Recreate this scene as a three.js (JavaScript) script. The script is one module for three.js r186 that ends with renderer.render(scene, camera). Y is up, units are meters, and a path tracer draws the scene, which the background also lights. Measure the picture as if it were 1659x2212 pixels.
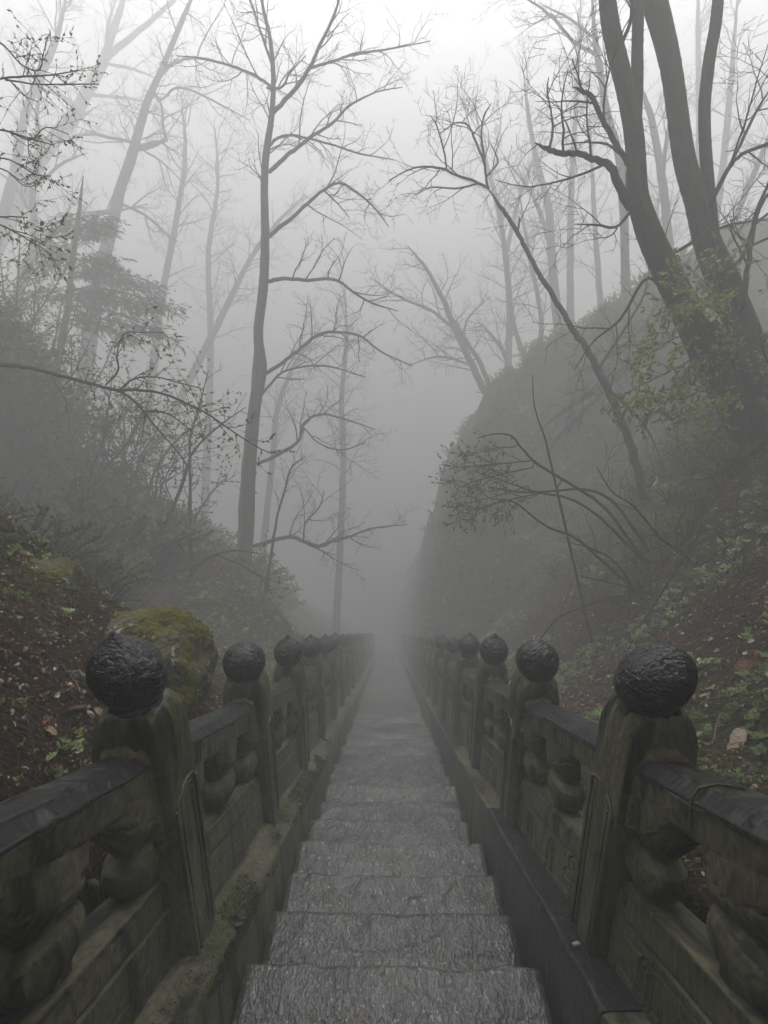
import * as THREE from 'three';
import { mergeGeometries } from 'three/addons/utils/BufferGeometryUtils.js';
import { ImprovedNoise } from 'three/addons/math/ImprovedNoise.js';

// ---------------------------------------------------------------- camera, sky, sun, fog, exposure
const scene = new THREE.Scene();
const FOCAL = 1150, CX = 829.5, CY = 1106;                      // focal length and centre of a 1659 x 2212 picture
const camera = new THREE.PerspectiveCamera(2 * Math.atan(CY / FOCAL) * 180 / Math.PI, 0.75, 0.02, 400);
camera.rotation.order = 'YXZ';
camera.position.set(0, 1.25, 0);
camera.rotation.set(-17 * Math.PI / 180, 0.0078, 0);
camera.updateMatrixWorld(true);
const SKY_W = 64, SKY_H = 128, skyData = new Float32Array(SKY_W * SKY_H * 4);
for (let j = 0; j < SKY_H; j++) {                                // an overcast sky, three times as bright overhead as at the horizon
  const el = ((j + 0.5) / SKY_H - 0.5) * Math.PI, l = el > 0 ? 0.23 + 1.5 * Math.pow(Math.sin(el), 1.75) : 0.1;
  for (let i = 0; i < SKY_W; i++) skyData.set([l * 0.985, l, l * 1.01, 1], (j * SKY_W + i) * 4);
}
const sky = new THREE.DataTexture(skyData, SKY_W, SKY_H, THREE.RGBAFormat, THREE.FloatType);
sky.mapping = THREE.EquirectangularReflectionMapping;
sky.magFilter = THREE.LinearFilter;
sky.needsUpdate = true;
scene.background = sky;
scene.environment = sky;
const sun = new THREE.DirectionalLight(new THREE.Color(1, 0.99, 0.97), 0.6);
sun.position.set(6, 40, -26);
sun.target.position.set(0, -4, -8);
sun.castShadow = true;
sun.shadow.radius = 90;
Object.assign(sun.shadow.camera, { left: -30, right: 30, top: 40, bottom: -30, near: 1, far: 120 });
sun.shadow.mapSize.set(2048, 2048);
scene.add(sun, sun.target);
scene.fog = new THREE.FogExp2(new THREE.Color(1, 1, 0.98), 0.066);
const renderer = new THREE.WebGLRenderer();
renderer.toneMapping = THREE.LinearToneMapping;
renderer.toneMappingExposure = 7;
renderer.shadowMap.enabled = true;
renderer.shadowMap.type = THREE.PCFSoftShadowMap;

// ---------------------------------------------------------------- helpers
const N3 = new ImprovedNoise();
const noise = (x, y = 0, z = 0) => N3.noise(x + 71.3, y + 33.7, z + 57.1);
const fbm = (x, y, z, o = 4) => { let s = 0, a = 1, f = 1; for (let i = 0; i < o; i++) { s += a * noise(x * f, y * f, z * f); a *= 0.5; f *= 2.03; } return s; };
const rngOf = (seed) => () => { seed = (seed + 0x6d2b79f5) | 0; let t = Math.imul(seed ^ (seed >>> 15), 1 | seed); t = (t + Math.imul(t ^ (t >>> 7), 61 | t)) ^ t; return ((t ^ (t >>> 14)) >>> 0) / 4294967296; };
const lerp = (a, b, t) => a + (b - a) * t, clamp = (x, a = 0, b = 1) => Math.min(b, Math.max(a, x));
const smooth = (a, b, x) => { const t = clamp((x - a) / (b - a)); return t * t * (3 - 2 * t); };
const curve = (pts, x) => { if (x <= pts[0][0]) return pts[0][1]; for (let i = 1; i < pts.length; i++) if (x <= pts[i][0]) return lerp(pts[i - 1][1], pts[i][1], (x - pts[i - 1][0]) / (pts[i][0] - pts[i - 1][0])); return pts[pts.length - 1][1]; };
const V = (x, y, z) => new THREE.Vector3(x, y, z);
const at = (px, py, d) => V((px - CX) / FOCAL * d, -(py - CY) / FOCAL * d, -d).applyMatrix4(camera.matrixWorld);
const names = {};
const numbered = (n) => { const k = names[n] = (names[n] ?? -1) + 1; return k ? n + '_' + String(k).padStart(3, '0') : n; };
function mesh(name, geo, mat, parent) {
  const m = new THREE.Mesh(geo, mat);
  m.name = parent === scene ? numbered(name) : name;
  m.castShadow = m.receiveShadow = true;
  parent.add(m);
  return m;
}
function group(name, pos = V(0, 0, 0)) { const g = new THREE.Group(); g.name = numbered(name); g.position.copy(pos); scene.add(g); return g; }
function tag(o, label, category, grp, kind) { Object.assign(o.userData, { label, category }); if (grp) o.userData.group = grp; if (kind) o.userData.kind = kind; return o; }
const kindOf = (o, kind, label) => { o.userData.kind = kind; if (label) o.userData.label = label; return o; };

// an indexed sheet over u, v in 0..1; closed in u when wrap
function sheet(nu, nv, fn) {
  const p = new Float32Array((nu + 1) * (nv + 1) * 3), uv = new Float32Array((nu + 1) * (nv + 1) * 2), ix = [];
  for (let j = 0, k = 0; j <= nv; j++) for (let i = 0; i <= nu; i++, k++) { const q = fn(i / nu, j / nv); p.set(q, k * 3); uv[k * 2] = i / nu; uv[k * 2 + 1] = j / nv; }
  for (let j = 0; j < nv; j++) for (let i = 0; i < nu; i++) { const a = j * (nu + 1) + i, b = a + 1, c = a + nu + 1, d = c + 1; ix.push(a, b, d, a, d, c); }
  const g = new THREE.BufferGeometry();
  g.setAttribute('position', new THREE.BufferAttribute(p, 3));
  g.setAttribute('uv', new THREE.BufferAttribute(uv, 2));
  g.setIndex(ix);
  g.computeVertexNormals();
  return g;
}
// weld the seam of a sheet closed in u by averaging its two columns of normals
function weld(g, nu, nv) {
  const n = g.attributes.normal;
  for (let j = 0; j <= nv; j++) { const a = j * (nu + 1), b = a + nu, v = V(n.getX(a) + n.getX(b), n.getY(a) + n.getY(b), n.getZ(a) + n.getZ(b)).normalize(); n.setXYZ(a, v.x, v.y, v.z); n.setXYZ(b, v.x, v.y, v.z); }
  return g;
}
// uv in metres, each face laid flat along the axis it faces most
function boxUV(geo, s = 1, ox = 0, oy = 0) {
  const g = geo.index ? geo.toNonIndexed() : geo, p = g.attributes.position, uv = new Float32Array(p.count * 2), a = V(), b = V(), c = V(), n = V();
  for (let i = 0; i < p.count; i += 3) {
    a.fromBufferAttribute(p, i); b.fromBufferAttribute(p, i + 1); c.fromBufferAttribute(p, i + 2);
    n.crossVectors(b.clone().sub(a), c.clone().sub(a));
    const ax = Math.abs(n.x), ay = Math.abs(n.y), az = Math.abs(n.z);
    [a, b, c].forEach((q, k) => { const w = ay >= ax && ay >= az ? [q.x, q.z] : ax >= az ? [q.z, q.y] : [q.x, q.y]; uv[(i + k) * 2] = w[0] * s + ox; uv[(i + k) * 2 + 1] = w[1] * s + oy; });
  }
  g.setAttribute('uv', new THREE.BufferAttribute(uv, 2));
  return g;
}
const plain = (g) => { const q = g.index ? g.toNonIndexed() : g; for (const k of Object.keys(q.attributes)) if (!['position', 'normal', 'uv'].includes(k)) q.deleteAttribute(k); return q; };
const merge = (list) => mergeGeometries(list.map(plain));
function roundBox(x0, x1, y0, y1, z0, z1, r = 0.006, jitter = 0, seed = 0) {    // chamfered box, corners pushed about a little
  const s = [], c = [(x0 + x1) / 2, (y0 + y1) / 2, (z0 + z1) / 2], h = [(x1 - x0) / 2, (y1 - y0) / 2, (z1 - z0) / 2];
  const g = new THREE.BoxGeometry(2, 2, 2, 3, 3, 3), p = g.attributes.position;
  for (let i = 0; i < p.count; i++) {
    const q = [p.getX(i), p.getY(i), p.getZ(i)], inner = q.map((v, k) => Math.abs(v) > 0.99 ? Math.sign(v) * h[k] : Math.sign(v) * (h[k] - r));
    const outs = q.filter((v) => Math.abs(v) > 0.99).length;
    const e = outs === 3 ? 0.42 : outs === 2 ? 0.3 : 0;
    const w = inner.map((v, k) => (Math.abs(q[k]) > 0.99 ? v - Math.sign(v) * r * e : v));
    const n = jitter ? [1, 2, 3].map((k) => noise(w[0] * 9 + seed, w[1] * 9 + k * 7, w[2] * 9) * jitter) : [0, 0, 0];
    p.setXYZ(i, c[0] + w[0] + n[0], c[1] + w[1] + n[1], c[2] + w[2] + n[2]);
  }
  g.computeVertexNormals();
  return g;
}
// collects tubes and leaves into one geometry
class Builder {
  constructor() { this.p = []; this.n = []; this.u = []; this.c = []; this.i = []; this.count = 0; }
  tube(pts, radii, sides = 5, cap = false) {
    const t = V(), s = V(), b = V(), ref = V(0.31, 0.2, 0.93), start = this.count;
    let len = 0;
    s.set(0, 0, 0);
    for (let k = 0; k < pts.length; k++) {
      t.subVectors(pts[Math.min(k + 1, pts.length - 1)], pts[Math.max(k - 1, 0)]).normalize();
      if (k === 0) s.crossVectors(t, Math.abs(t.dot(ref)) > 0.9 ? V(1, 0, 0) : ref); else { len += pts[k].distanceTo(pts[k - 1]); }
      s.addScaledVector(t, -s.dot(t)).normalize(); b.crossVectors(t, s);
      for (let j = 0; j <= sides; j++) {
        const a = j / sides * 2 * Math.PI, ca = Math.cos(a), sa = Math.sin(a), r = radii[k] * (radii[0] > 0.03 ? 1 + 0.07 * noise(ca * 1.3 + radii[0] * 40, len * 1.1, sa * 1.3) : 1);
        const nx = s.x * ca + b.x * sa, ny = s.y * ca + b.y * sa, nz = s.z * ca + b.z * sa;
        this.p.push(pts[k].x + nx * r, pts[k].y + ny * r, pts[k].z + nz * r); this.n.push(nx, ny, nz);
        this.u.push(j / sides * Math.max(0.1, Math.round(radii[0] * 12) / 2), len); this.count++;
      }
      if (k) for (let j = 0; j < sides; j++) { const a = start + (k - 1) * (sides + 1) + j, d = a + sides + 1; this.i.push(a, a + 1, d + 1, a, d + 1, d); }
    }
    if (cap) { const e = pts.length - 1; this.p.push(pts[e].x, pts[e].y, pts[e].z); this.n.push(t.x, t.y, t.z); this.u.push(0, len); const c = this.count++; for (let j = 0; j < sides; j++) this.i.push(start + e * (sides + 1) + j, start + e * (sides + 1) + j + 1, c); }
  }
  leaf(o, dir, side, len, wid, fold = 0.25, color) {              // a folded pointed leaf of four triangles
    const n = V().crossVectors(dir, side).normalize(), at0 = this.count;
    const put = (q) => { this.p.push(q.x, q.y, q.z); this.n.push(n.x, n.y, n.z); this.u.push(0.5, 0.5); if (color) this.c.push(color.r, color.g, color.b); this.count++; };
    const m = o.clone().addScaledVector(dir, len * 0.45);
    put(o); put(m.clone().addScaledVector(side, wid / 2).addScaledVector(n, wid * fold)); put(o.clone().addScaledVector(dir, len).addScaledVector(n, -len * 0.12)); put(m.clone().addScaledVector(side, -wid / 2).addScaledVector(n, wid * fold)); put(m);
    this.i.push(at0 + 1, at0, at0 + 4, at0 + 2, at0 + 1, at0 + 4, at0 + 3, at0 + 2, at0 + 4, at0, at0 + 3, at0 + 4);
  }
  build() {
    const g = new THREE.BufferGeometry();
    g.setAttribute('position', new THREE.Float32BufferAttribute(this.p, 3));
    g.setAttribute('normal', new THREE.Float32BufferAttribute(this.n, 3));
    g.setAttribute('uv', new THREE.Float32BufferAttribute(this.u, 2));
    if (this.c.length === this.p.length) g.setAttribute('color', new THREE.Float32BufferAttribute(this.c, 3));
    g.setIndex(this.i);
    return g;
  }
}

// ---------------------------------------------------------------- textures (tileable, 1 metre a tile unless said)
const hash2 = (x, y, s) => { let h = Math.imul(x, 374761393) + Math.imul(y, 668265263) + Math.imul(s, 2147483647 ^ 0x5bd1e995); h = Math.imul(h ^ (h >>> 13), 1274126177); return ((h ^ (h >>> 16)) >>> 0) / 4294967296; };
function pv(u, v, px, py, s) {                                     // value noise with periods px, py over the tile
  const x = u * px, y = v * py, x0 = Math.floor(x), y0 = Math.floor(y), fx = x - x0, fy = y - y0, sx = fx * fx * (3 - 2 * fx), sy = fy * fy * (3 - 2 * fy);
  const m = (a, n) => ((a % n) + n) % n, a = hash2(m(x0, px), m(y0, py), s), b = hash2(m(x0 + 1, px), m(y0, py), s), c = hash2(m(x0, px), m(y0 + 1, py), s), d = hash2(m(x0 + 1, px), m(y0 + 1, py), s);
  return lerp(lerp(a, b, sx), lerp(c, d, sx), sy);
}
function pf(u, v, px, py, s, o = 4) { let t = 0, a = 0.5, w = 0; for (let i = 0; i < o; i++) { t += a * pv(u, v, px << i, py << i, s + i * 17); w += a; a *= 0.55; } return t / w; }
const toS = (l) => 255 * (l <= 0.0031308 ? l * 12.92 : 1.055 * Math.pow(l, 1 / 2.4) - 0.055);
function tex(size, fn, srgb) {
  const d = new Uint8Array(size * size * 4);
  for (let j = 0, k = 0; j < size; j++) for (let i = 0; i < size; i++, k += 4) {
    const q = fn((i + 0.5) / size, (j + 0.5) / size), c = Array.isArray(q) ? q : [q, q, q];
    for (let m = 0; m < 3; m++) d[k + m] = Math.round(clamp(srgb ? toS(clamp(c[m])) : c[m] * 255, 0, 255));
    d[k + 3] = 255;
  }
  const t = new THREE.DataTexture(d, size, size);
  t.wrapS = t.wrapT = THREE.RepeatWrapping; t.magFilter = THREE.LinearFilter; t.minFilter = THREE.LinearMipmapLinearFilter; t.generateMipmaps = true;
  if (srgb) t.colorSpace = THREE.SRGBColorSpace;
  t.needsUpdate = true;
  return t;
}
const mix3 = (a, b, t) => a.map((x, i) => lerp(x, b[i], t));
const ridge = (x) => 1 - Math.abs(2 * x - 1);
// slate of the steps: short chipped streaks that run down the flight
function facets(u, v, nx, ny, seed) {                              // flat chips, each a cell with its own height and tilt
  const x = u * nx, y = v * ny, x0 = Math.floor(x), y0 = Math.floor(y);
  let best = 9, h = 0;
  for (let j = -1; j <= 1; j++) for (let i = -1; i <= 1; i++) {
    const cx = (((x0 + i) % nx) + nx) % nx, cy = (((y0 + j) % ny) + ny) % ny, a = hash2(cx, cy, seed), b = hash2(cx, cy, seed + 1), dx = x0 + i + a - x, dy = y0 + j + b - y, d = dx * dx + dy * dy;
    if (d < best) { best = d; h = hash2(cx, cy, seed + 2) + 0.7 * (hash2(cx, cy, seed + 3) - 0.5) * dx + 0.9 * (hash2(cx, cy, seed + 4) - 0.35) * dy; }
  }
  return clamp(0.5 + 0.6 * (h - 0.5));
}
const slateH = (u, v) => {
  const w = 0.012 * (pf(u, v, 14, 9, 3, 3) - 0.5), uu = u + w, vv = v + w;
  return clamp(0.36 * facets(uu, vv, 34, 17, 5) + 0.3 * facets(uu, vv, 90, 44, 15) + 0.2 * pf(u, v, 120, 60, 7, 2) + 0.25 * pf(u, v, 9, 7, 37, 3) - 0.06);
};
const slateBump = tex(1024, slateH, false);
const slateMap = tex(1024, (u, v) => {
  const h = slateH(u, v), big = pf(u, v, 3, 4, 61, 4), speck = smooth(0.74, 0.82, pf(u, v, 90, 60, 77, 2)), brown = smooth(0.6, 0.75, pf(u, v, 5, 5, 91, 4));
  let c = mix3([0.016, 0.016, 0.016], [0.13, 0.13, 0.126], clamp(0.3 + 1.6 * (h - 0.47) + 0.8 * (big - 0.5)));
  c = mix3(c, [0.1, 0.08, 0.06], brown * 0.35);
  return mix3(c, [0.32, 0.32, 0.31], speck * 0.65);
}, true);
// carved stone: olive grey-brown, tooled with fine slanting strokes and streaked with dark water stains
const stoneH = (u, v) => { const w = 0.03 * (pf(u, v, 6, 6, 5, 3) - 0.5); return clamp(0.25 + 0.4 * pf(u + w + 0.35 * Math.round(1) * v, v + w, 64, 10, 13, 3) + 0.35 * pf(u, v, 60, 60, 23, 3) - 0.35 * smooth(0.68, 0.8, pf(u, v, 22, 22, 33, 3))); };
const stoneBump = tex(512, stoneH, false);
const stoneMap = tex(1024, (u, v) => {
  const big = pf(u, v, 3, 3, 101, 4), stain = smooth(0.52, 0.72, pf(u, v, 14, 2, 111, 4)), green = smooth(0.45, 0.7, pf(u, v, 5, 4, 121, 4)), fine = pf(u, v, 90, 50, 131, 3), lich = smooth(0.66, 0.72, pf(u, v, 24, 24, 141, 4));
  let c = mix3([0.04, 0.036, 0.023], [0.15, 0.138, 0.092], clamp(big * 0.9 + fine * 1.1 - 0.5));
  c = mix3(c, [0.052, 0.058, 0.02], green * 0.6);
  c = mix3(c, [0.012, 0.012, 0.01], stain * 0.9);
  return mix3(c, [0.13, 0.13, 0.1], lich * 0.3);
}, true);
const topMap = tex(512, (u, v) => { const b = pf(u, v, 4, 4, 201, 4), f = pf(u, v, 70, 40, 211, 3), s = smooth(0.66, 0.76, pf(u, v, 30, 30, 221, 3)); return mix3(mix3([0.007, 0.0075, 0.0075], [0.024, 0.025, 0.024], clamp(b * 0.8 + f * 0.7 - 0.3)), [0.1, 0.1, 0.09], s * 0.3); }, true);
// soot-dark crust of the finials
const crustH = (u, v) => { const w = 0.06 * (pf(u, v, 5, 5, 231, 3) - 0.5); return clamp(0.2 + 0.5 * pf(u + w, v + w, 16, 30, 241, 4) + 0.3 * smooth(0.45, 0.6, pf(u, v, 22, 40, 245, 3)) - 0.16 * Math.pow(ridge(pf(u + w, v, 8, 18, 251, 3)), 9) + 0.25 * pf(u, v, 70, 70, 261, 2)); };
const crustBump = tex(512, crustH, false);
const crustMap = tex(512, (u, v) => { const b = pf(u, v, 4, 4, 271, 4), h = crustH(u, v), s = smooth(0.7, 0.78, pf(u, v, 26, 34, 281, 3)), tan = smooth(0.64, 0.78, pf(u, v, 3, 3, 291, 4)); let c = mix3([0.004, 0.0045, 0.005], [0.017, 0.018, 0.018], clamp(b * 0.5 + h * 0.8 - 0.25)); c = mix3(c, [0.045, 0.042, 0.03], tan * 0.5); return mix3(c, [0.2, 0.2, 0.18], s * 0.35); }, true);
const soilMap = tex(1024, (u, v) => { const a = pf(u, v, 6, 6, 301, 5), b = pf(u, v, 40, 40, 311, 3), l = smooth(0.68, 0.74, pf(u, v, 44, 60, 321, 3)), r = smooth(0.6, 0.72, pf(u, v, 10, 10, 331, 4)); let c = mix3([0.3, 0.27, 0.24], [0.8, 0.72, 0.62], clamp(a * 0.6 + b * 0.8 - 0.2)); c = mix3(c, [0.85, 0.5, 0.35], r * 0.4); return mix3(c, [1, 1, 0.95], l * 0.55); }, true);
const soilBump = tex(512, (u, v) => clamp(0.6 * pf(u, v, 12, 12, 341, 4) + 0.5 * pf(u, v, 48, 60, 351, 3) - 0.05), false);
const barkH = (u, v) => clamp(0.7 * pf(u, v, 16, 3, 361, 4) + 0.3 * pf(u, v, 50, 30, 371, 3));
const barkBump = tex(512, barkH, false);
const barkMap = tex(512, (u, v) => { const h = barkH(u, v), l = smooth(0.6, 0.7, pf(u, v, 9, 9, 381, 4)); return mix3(mix3([0.3, 0.28, 0.26], [0.75, 0.72, 0.68], h), [0.8, 0.86, 0.7], l * 0.4); }, true);
const mossMap = tex(512, (u, v) => { const a = pf(u, v, 7, 7, 401, 5), f = pf(u, v, 60, 60, 411, 3), bare = smooth(0.58, 0.68, pf(u, v, 4, 4, 421, 5)), w = smooth(0.7, 0.76, pf(u, v, 20, 20, 431, 3)); let c = mix3([0.028, 0.027, 0.005], [0.125, 0.108, 0.022], clamp(a * 0.7 + f * 0.8 - 0.3)); c = mix3(c, [0.08, 0.08, 0.068], bare * 0.6); return mix3(c, [0.3, 0.3, 0.28], w * bare * 0.7); }, true);
const mossBump = tex(512, (u, v) => clamp(0.5 * pf(u, v, 10, 10, 441, 4) + 0.5 * pf(u, v, 56, 56, 451, 3)), false);

const std = (o) => new THREE.MeshPhysicalMaterial({ specularIntensity: 0.25, ...o });
const M = {
  slate: [0.74, 1.1, 0.92].map((k, i) => std({ map: slateMap, color: new THREE.Color(k, k, k * 0.985), bumpMap: slateBump, bumpScale: 0.013, roughness: [0.3, 0.4, 0.34][i], specularIntensity: 0.8 })),
  stone: std({ map: stoneMap, bumpMap: stoneBump, bumpScale: 0.009, roughness: 0.55, specularIntensity: 0.45 }),
  top: std({ map: topMap, bumpMap: stoneBump, bumpScale: 0.007, roughness: 0.4, specularIntensity: 0.7 }),
  crust: std({ map: crustMap, bumpMap: crustBump, bumpScale: 0.008, roughness: 0.45, specularIntensity: 0.8 }),
  mortar: std({ map: soilMap, color: new THREE.Color(0.17, 0.155, 0.115), bumpMap: mossBump, bumpScale: 0.03, roughness: 0.95 }),
  soil: std({ map: soilMap, bumpMap: soilBump, bumpScale: 0.07, vertexColors: true, roughness: 0.95 }),
  moss: std({ map: mossMap, bumpMap: mossBump, bumpScale: 0.04, roughness: 1 }),
  bark: std({ map: barkMap, color: new THREE.Color(0.036, 0.034, 0.031), bumpMap: barkBump, bumpScale: 0.035, roughness: 0.9 }),
  twig: std({ color: new THREE.Color(0.022, 0.02, 0.018), roughness: 0.9 }),
  palebark: std({ map: barkMap, color: new THREE.Color(0.13, 0.125, 0.115), bumpMap: barkBump, bumpScale: 0.015, roughness: 0.9 }),
};

// ---------------------------------------------------------------- the lie of the land
const SLOPE = 0.5726, GO = 0.31, NOSE0 = -1.27, KERB = 0.22, KERB_L = 0.145;       // the flight falls away from the camera, towards -z
const line = (z) => SLOPE * z;                                     // height of the step edges
const LX = -0.65, RX = 0.68, LK = -0.485, RK = 0.525, BAY = 0.93;
const postZ = (i) => -1.171 + BAY * (1 - i);
const leftNear = [[0.6, 0.34], [0.76, 0.46], [1.1, 1.02], [1.4, 1.36], [2, 1.85], [2.6, 2.35], [4, 3.7], [7.2, 7], [12, 10.5], [40, 16]];
const leftMid = [[0.6, 0.3], [0.78, 0.42], [1.28, 0.75], [2.2, 1.15], [3.6, 1.9], [5, 3.3], [6, 5], [7.2, 7.2], [9, 9], [12, 10], [40, 15]];
const leftFar = [[0.6, 0.3], [0.78, 0.44], [1.28, 0.78], [2, 1.65], [2.5, 2.3], [3.7, 3.5], [7.2, 6], [12, 8], [40, 14]];
const rightNear = [[0.6, 0.34], [0.8, 0.48], [1.5, 0.7], [1.9, 1.1], [3.6, 3.4], [4.3, 4.5], [6, 6], [9, 8.5], [40, 16]];
const rightFar = [[0.6, 0.2], [0.85, 0.55], [1.1, 2.6], [1.6, 5.2], [2.3, 7], [3.3, 8.5], [5.7, 10.4], [8, 12], [12, 13.5], [40, 18]];
function ground(x, z) {
  const left = x < 0, l0 = Math.abs(x), l = left ? l0 : l0 + smooth(-8, -11, z) * smooth(0.85, 1.6, l0) * (0.75 * fbm(z * 0.75, 4, x * 0.5, 4) + 0.25 * Math.abs(noise(z * 2.2, 7, x * 1.2)));
  let h = left ? lerp(lerp(curve(leftNear, l), curve(leftMid, l), smooth(-2.4, -3.4, z)), curve(leftFar, 0.6 + (l - 0.6) * lerp(0.9, 0.62, smooth(-8, -11, z))), smooth(-7, -9.5, z)) + 1.1 * Math.exp(-Math.pow((x + 2.3) / 0.9, 2) - Math.pow((z + 7.2) / 1.2, 2)) : lerp(curve(rightNear, l), curve(rightFar, l), smooth(-8.6, -12.5, z + 0.25 * (l - 1)));
  h = lerp(-0.5, h, smooth(0.73, 0.79, l));
  let y = line(z) + h;
  const far = smooth(0.75, 2.2, l), w = smooth(0.78, 1.2, l);
  y += far * (0.35 * fbm(x * 0.35, 3, z * 0.35, 3)) + w * (0.09 * fbm(x * 1.4, 9, z * 1.4, 3)) + w * 0.03 * fbm(x * 5, 1, z * 5, 2);
  if (y > 5) y = 5 + (y - 5) * 0.45;
  return y;
}
{
  const U = 440, W = 420, warpX = (u) => { const t = 2 * u - 1, a = Math.abs(t); return Math.sign(t) * (a < 0.75 ? 4.5 * Math.pow(a / 0.75, 1.25) : 4.5 + 40 * Math.pow((a - 0.75) / 0.25, 1.8)); };
  const warpZ = (v) => (v < 0.12 ? lerp(15, 0, v / 0.12) : -80 * Math.pow((v - 0.12) / 0.88, 2.1) - 5 * (v - 0.12) / 0.88);
  const g = sheet(U, W, (u, v) => { const x = warpX(u), z = warpZ(v); return [x, ground(x, z), z]; });
  const p = g.attributes.position, c = new Float32Array(p.count * 3), uv = g.attributes.uv;
  for (let i = 0; i < p.count; i++) {
    const x = p.getX(i), y = p.getY(i), z = p.getZ(i), rel = y - line(z), m = fbm(x * 0.9, 5, z * 0.9, 4), m2 = fbm(x * 2.5, 8, z * 2.5, 3);
    let k = [0.04, 0.026, 0.019];
    k = mix3(k, [0.03, 0.017, 0.011], clamp(0.5 + m2));
    const strip = x > 0 ? smooth(1.9, 1.1, x) * 0.4 : smooth(-3, -4, z) * smooth(2.4, 1.2, -x) * 0.7;
    k = mix3(k, [0.04, 0.046, 0.015], clamp(smooth(0.0, 0.45, m + strip) * 0.85));
    k = mix3(k, [0.025, 0.028, 0.017], smooth(2.5, 5, rel) * 0.7);
    c.set(k, i * 3);
  }
  const table = [leftNear, rightNear].map((c) => { const t = [0]; for (let k = 1; k < 1200; k++) t.push(t[k - 1] + Math.hypot(0.05, curve(c, k * 0.05) - curve(c, k * 0.05 - 0.05))); return t; });
  const arc = (x) => { const a = Math.min(59, Math.abs(x)) * 20, k = Math.floor(a), t = table[x < 0 ? 0 : 1]; return Math.sign(x) * lerp(t[k], t[Math.min(1199, k + 1)], a - k); };
  for (let i = 0; i < p.count; i++) uv.setXY(i, arc(p.getX(i)) * 0.8, p.getZ(i) * 0.92);
  g.setAttribute('color', new THREE.BufferAttribute(c, 3));
  kindOf(mesh('ground', g, M.soil, scene), 'structure', 'steep earth banks of the gully on both sides of the stone stairs');
}

// ---------------------------------------------------------------- the steps
const riven = (x, z, s) => {
  const w = 0.12 * noise(x * 3.1, s * 3.7, z * 3.1), q = x + 0.5 * z, t = 1.9 * fbm(q * 2.2 + w, s * 5.1, z * 3 + w, 2), f = Math.floor(t), e = t - f;
  return 0.004 * (f + smooth(0.82, 1, e)) + 0.0042 * fbm(q * 10, s, z * 6, 2) + 0.0008 * fbm(q * 30, s, z * 20, 2) - 0.003;
};
const stairs = group('stairs');
kindOf(stairs, 'structure', 'flight of rough grey slate steps leading down into the fog');
function stepGeo(seed, nx, nt, x0, x1) {
  const prof = [], T = 0.19;                                       // z from the back of the tread (+) to its edge (0), then down the riser
  for (let i = 0; i <= nt; i++) prof.push([0.335 * (1 - i / nt) + 0.012, 0, 1]);
  prof.push([0.005, -0.005, 0.8], [0.0005, -0.014, 0.5], [0, -0.028, 0.3], [0.002, -0.05, 0.2], [0.004, -0.08, 0.2], [0.008, -T, 0.1]);
  const np = prof.length - 1;
  const body = sheet(nx, np, (u, v) => {
    const [z, y, k] = prof[Math.round(v * np)], x = lerp(x0, x1, u), edge = 0.016 * fbm(x * 5, seed * 2.3, 1, 4), chip = 0.018 * Math.max(0, noise(x * 9, seed * 3.1, 4) - 0.25);
    const sag = -0.007 * smooth(0.1, 0.3, z) - 0.012 * Math.cos((x - (x0 + x1) / 2) * 2.4) + 0.006 * seed % 0.01;
    const near = smooth(0.09, 0, z), endRound = 0.015 * (smooth(0.02, 0, x - x0) + smooth(0.02, 0, x1 - x));
    return [x, y + (k > 0.5 ? riven(x, z + seed * 0.8, seed) * k : 0) + sag - near * chip * k - endRound * k, z + (edge + chip) * near];
  });
  const side = (x, dir) => sheet(6, 2, (u, v) => { const z = lerp(0.347, 0.004, u), top = riven(x, z + seed * 0.8, seed) - 0.012 * Math.cos((x - (x0 + x1) / 2) * 2.4) - 0.014; return [x, lerp(dir > 0 ? top : -T, dir > 0 ? -T : top, v), z]; });
  return boxUV(merge([body, side(x0, 1), side(x1, -1)]), 1.35, seed * 0.37, seed * 0.61);
}
for (let i = -10; i < 58; i++) {
  const r = rngOf(i * 31 + 7), nz = NOSE0 - GO * i, d = Math.max(0.5, -nz), fine = d < 2.4 ? [150, 56] : d < 4 ? [90, 30] : d < 8 ? [44, 12] : [16, 5];
  const g = stepGeo(i * 1.7 + 20, fine[0], fine[1], LK + 0.012 + r() * 0.022, RK - 0.012 - r() * 0.022);
  const s = mesh('step', g, M.slate[Math.floor(r() * 3)], stairs);
  s.position.set(0, line(nz) + 0.004 + 0.012 * (r() - 0.5), nz + 0.02 * (r() - 0.5));
  s.rotation.set(-0.025 + 0.05 * (r() - 0.5), 0.024 * (r() - 0.5), 0.02 * (r() - 0.5));
}

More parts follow.
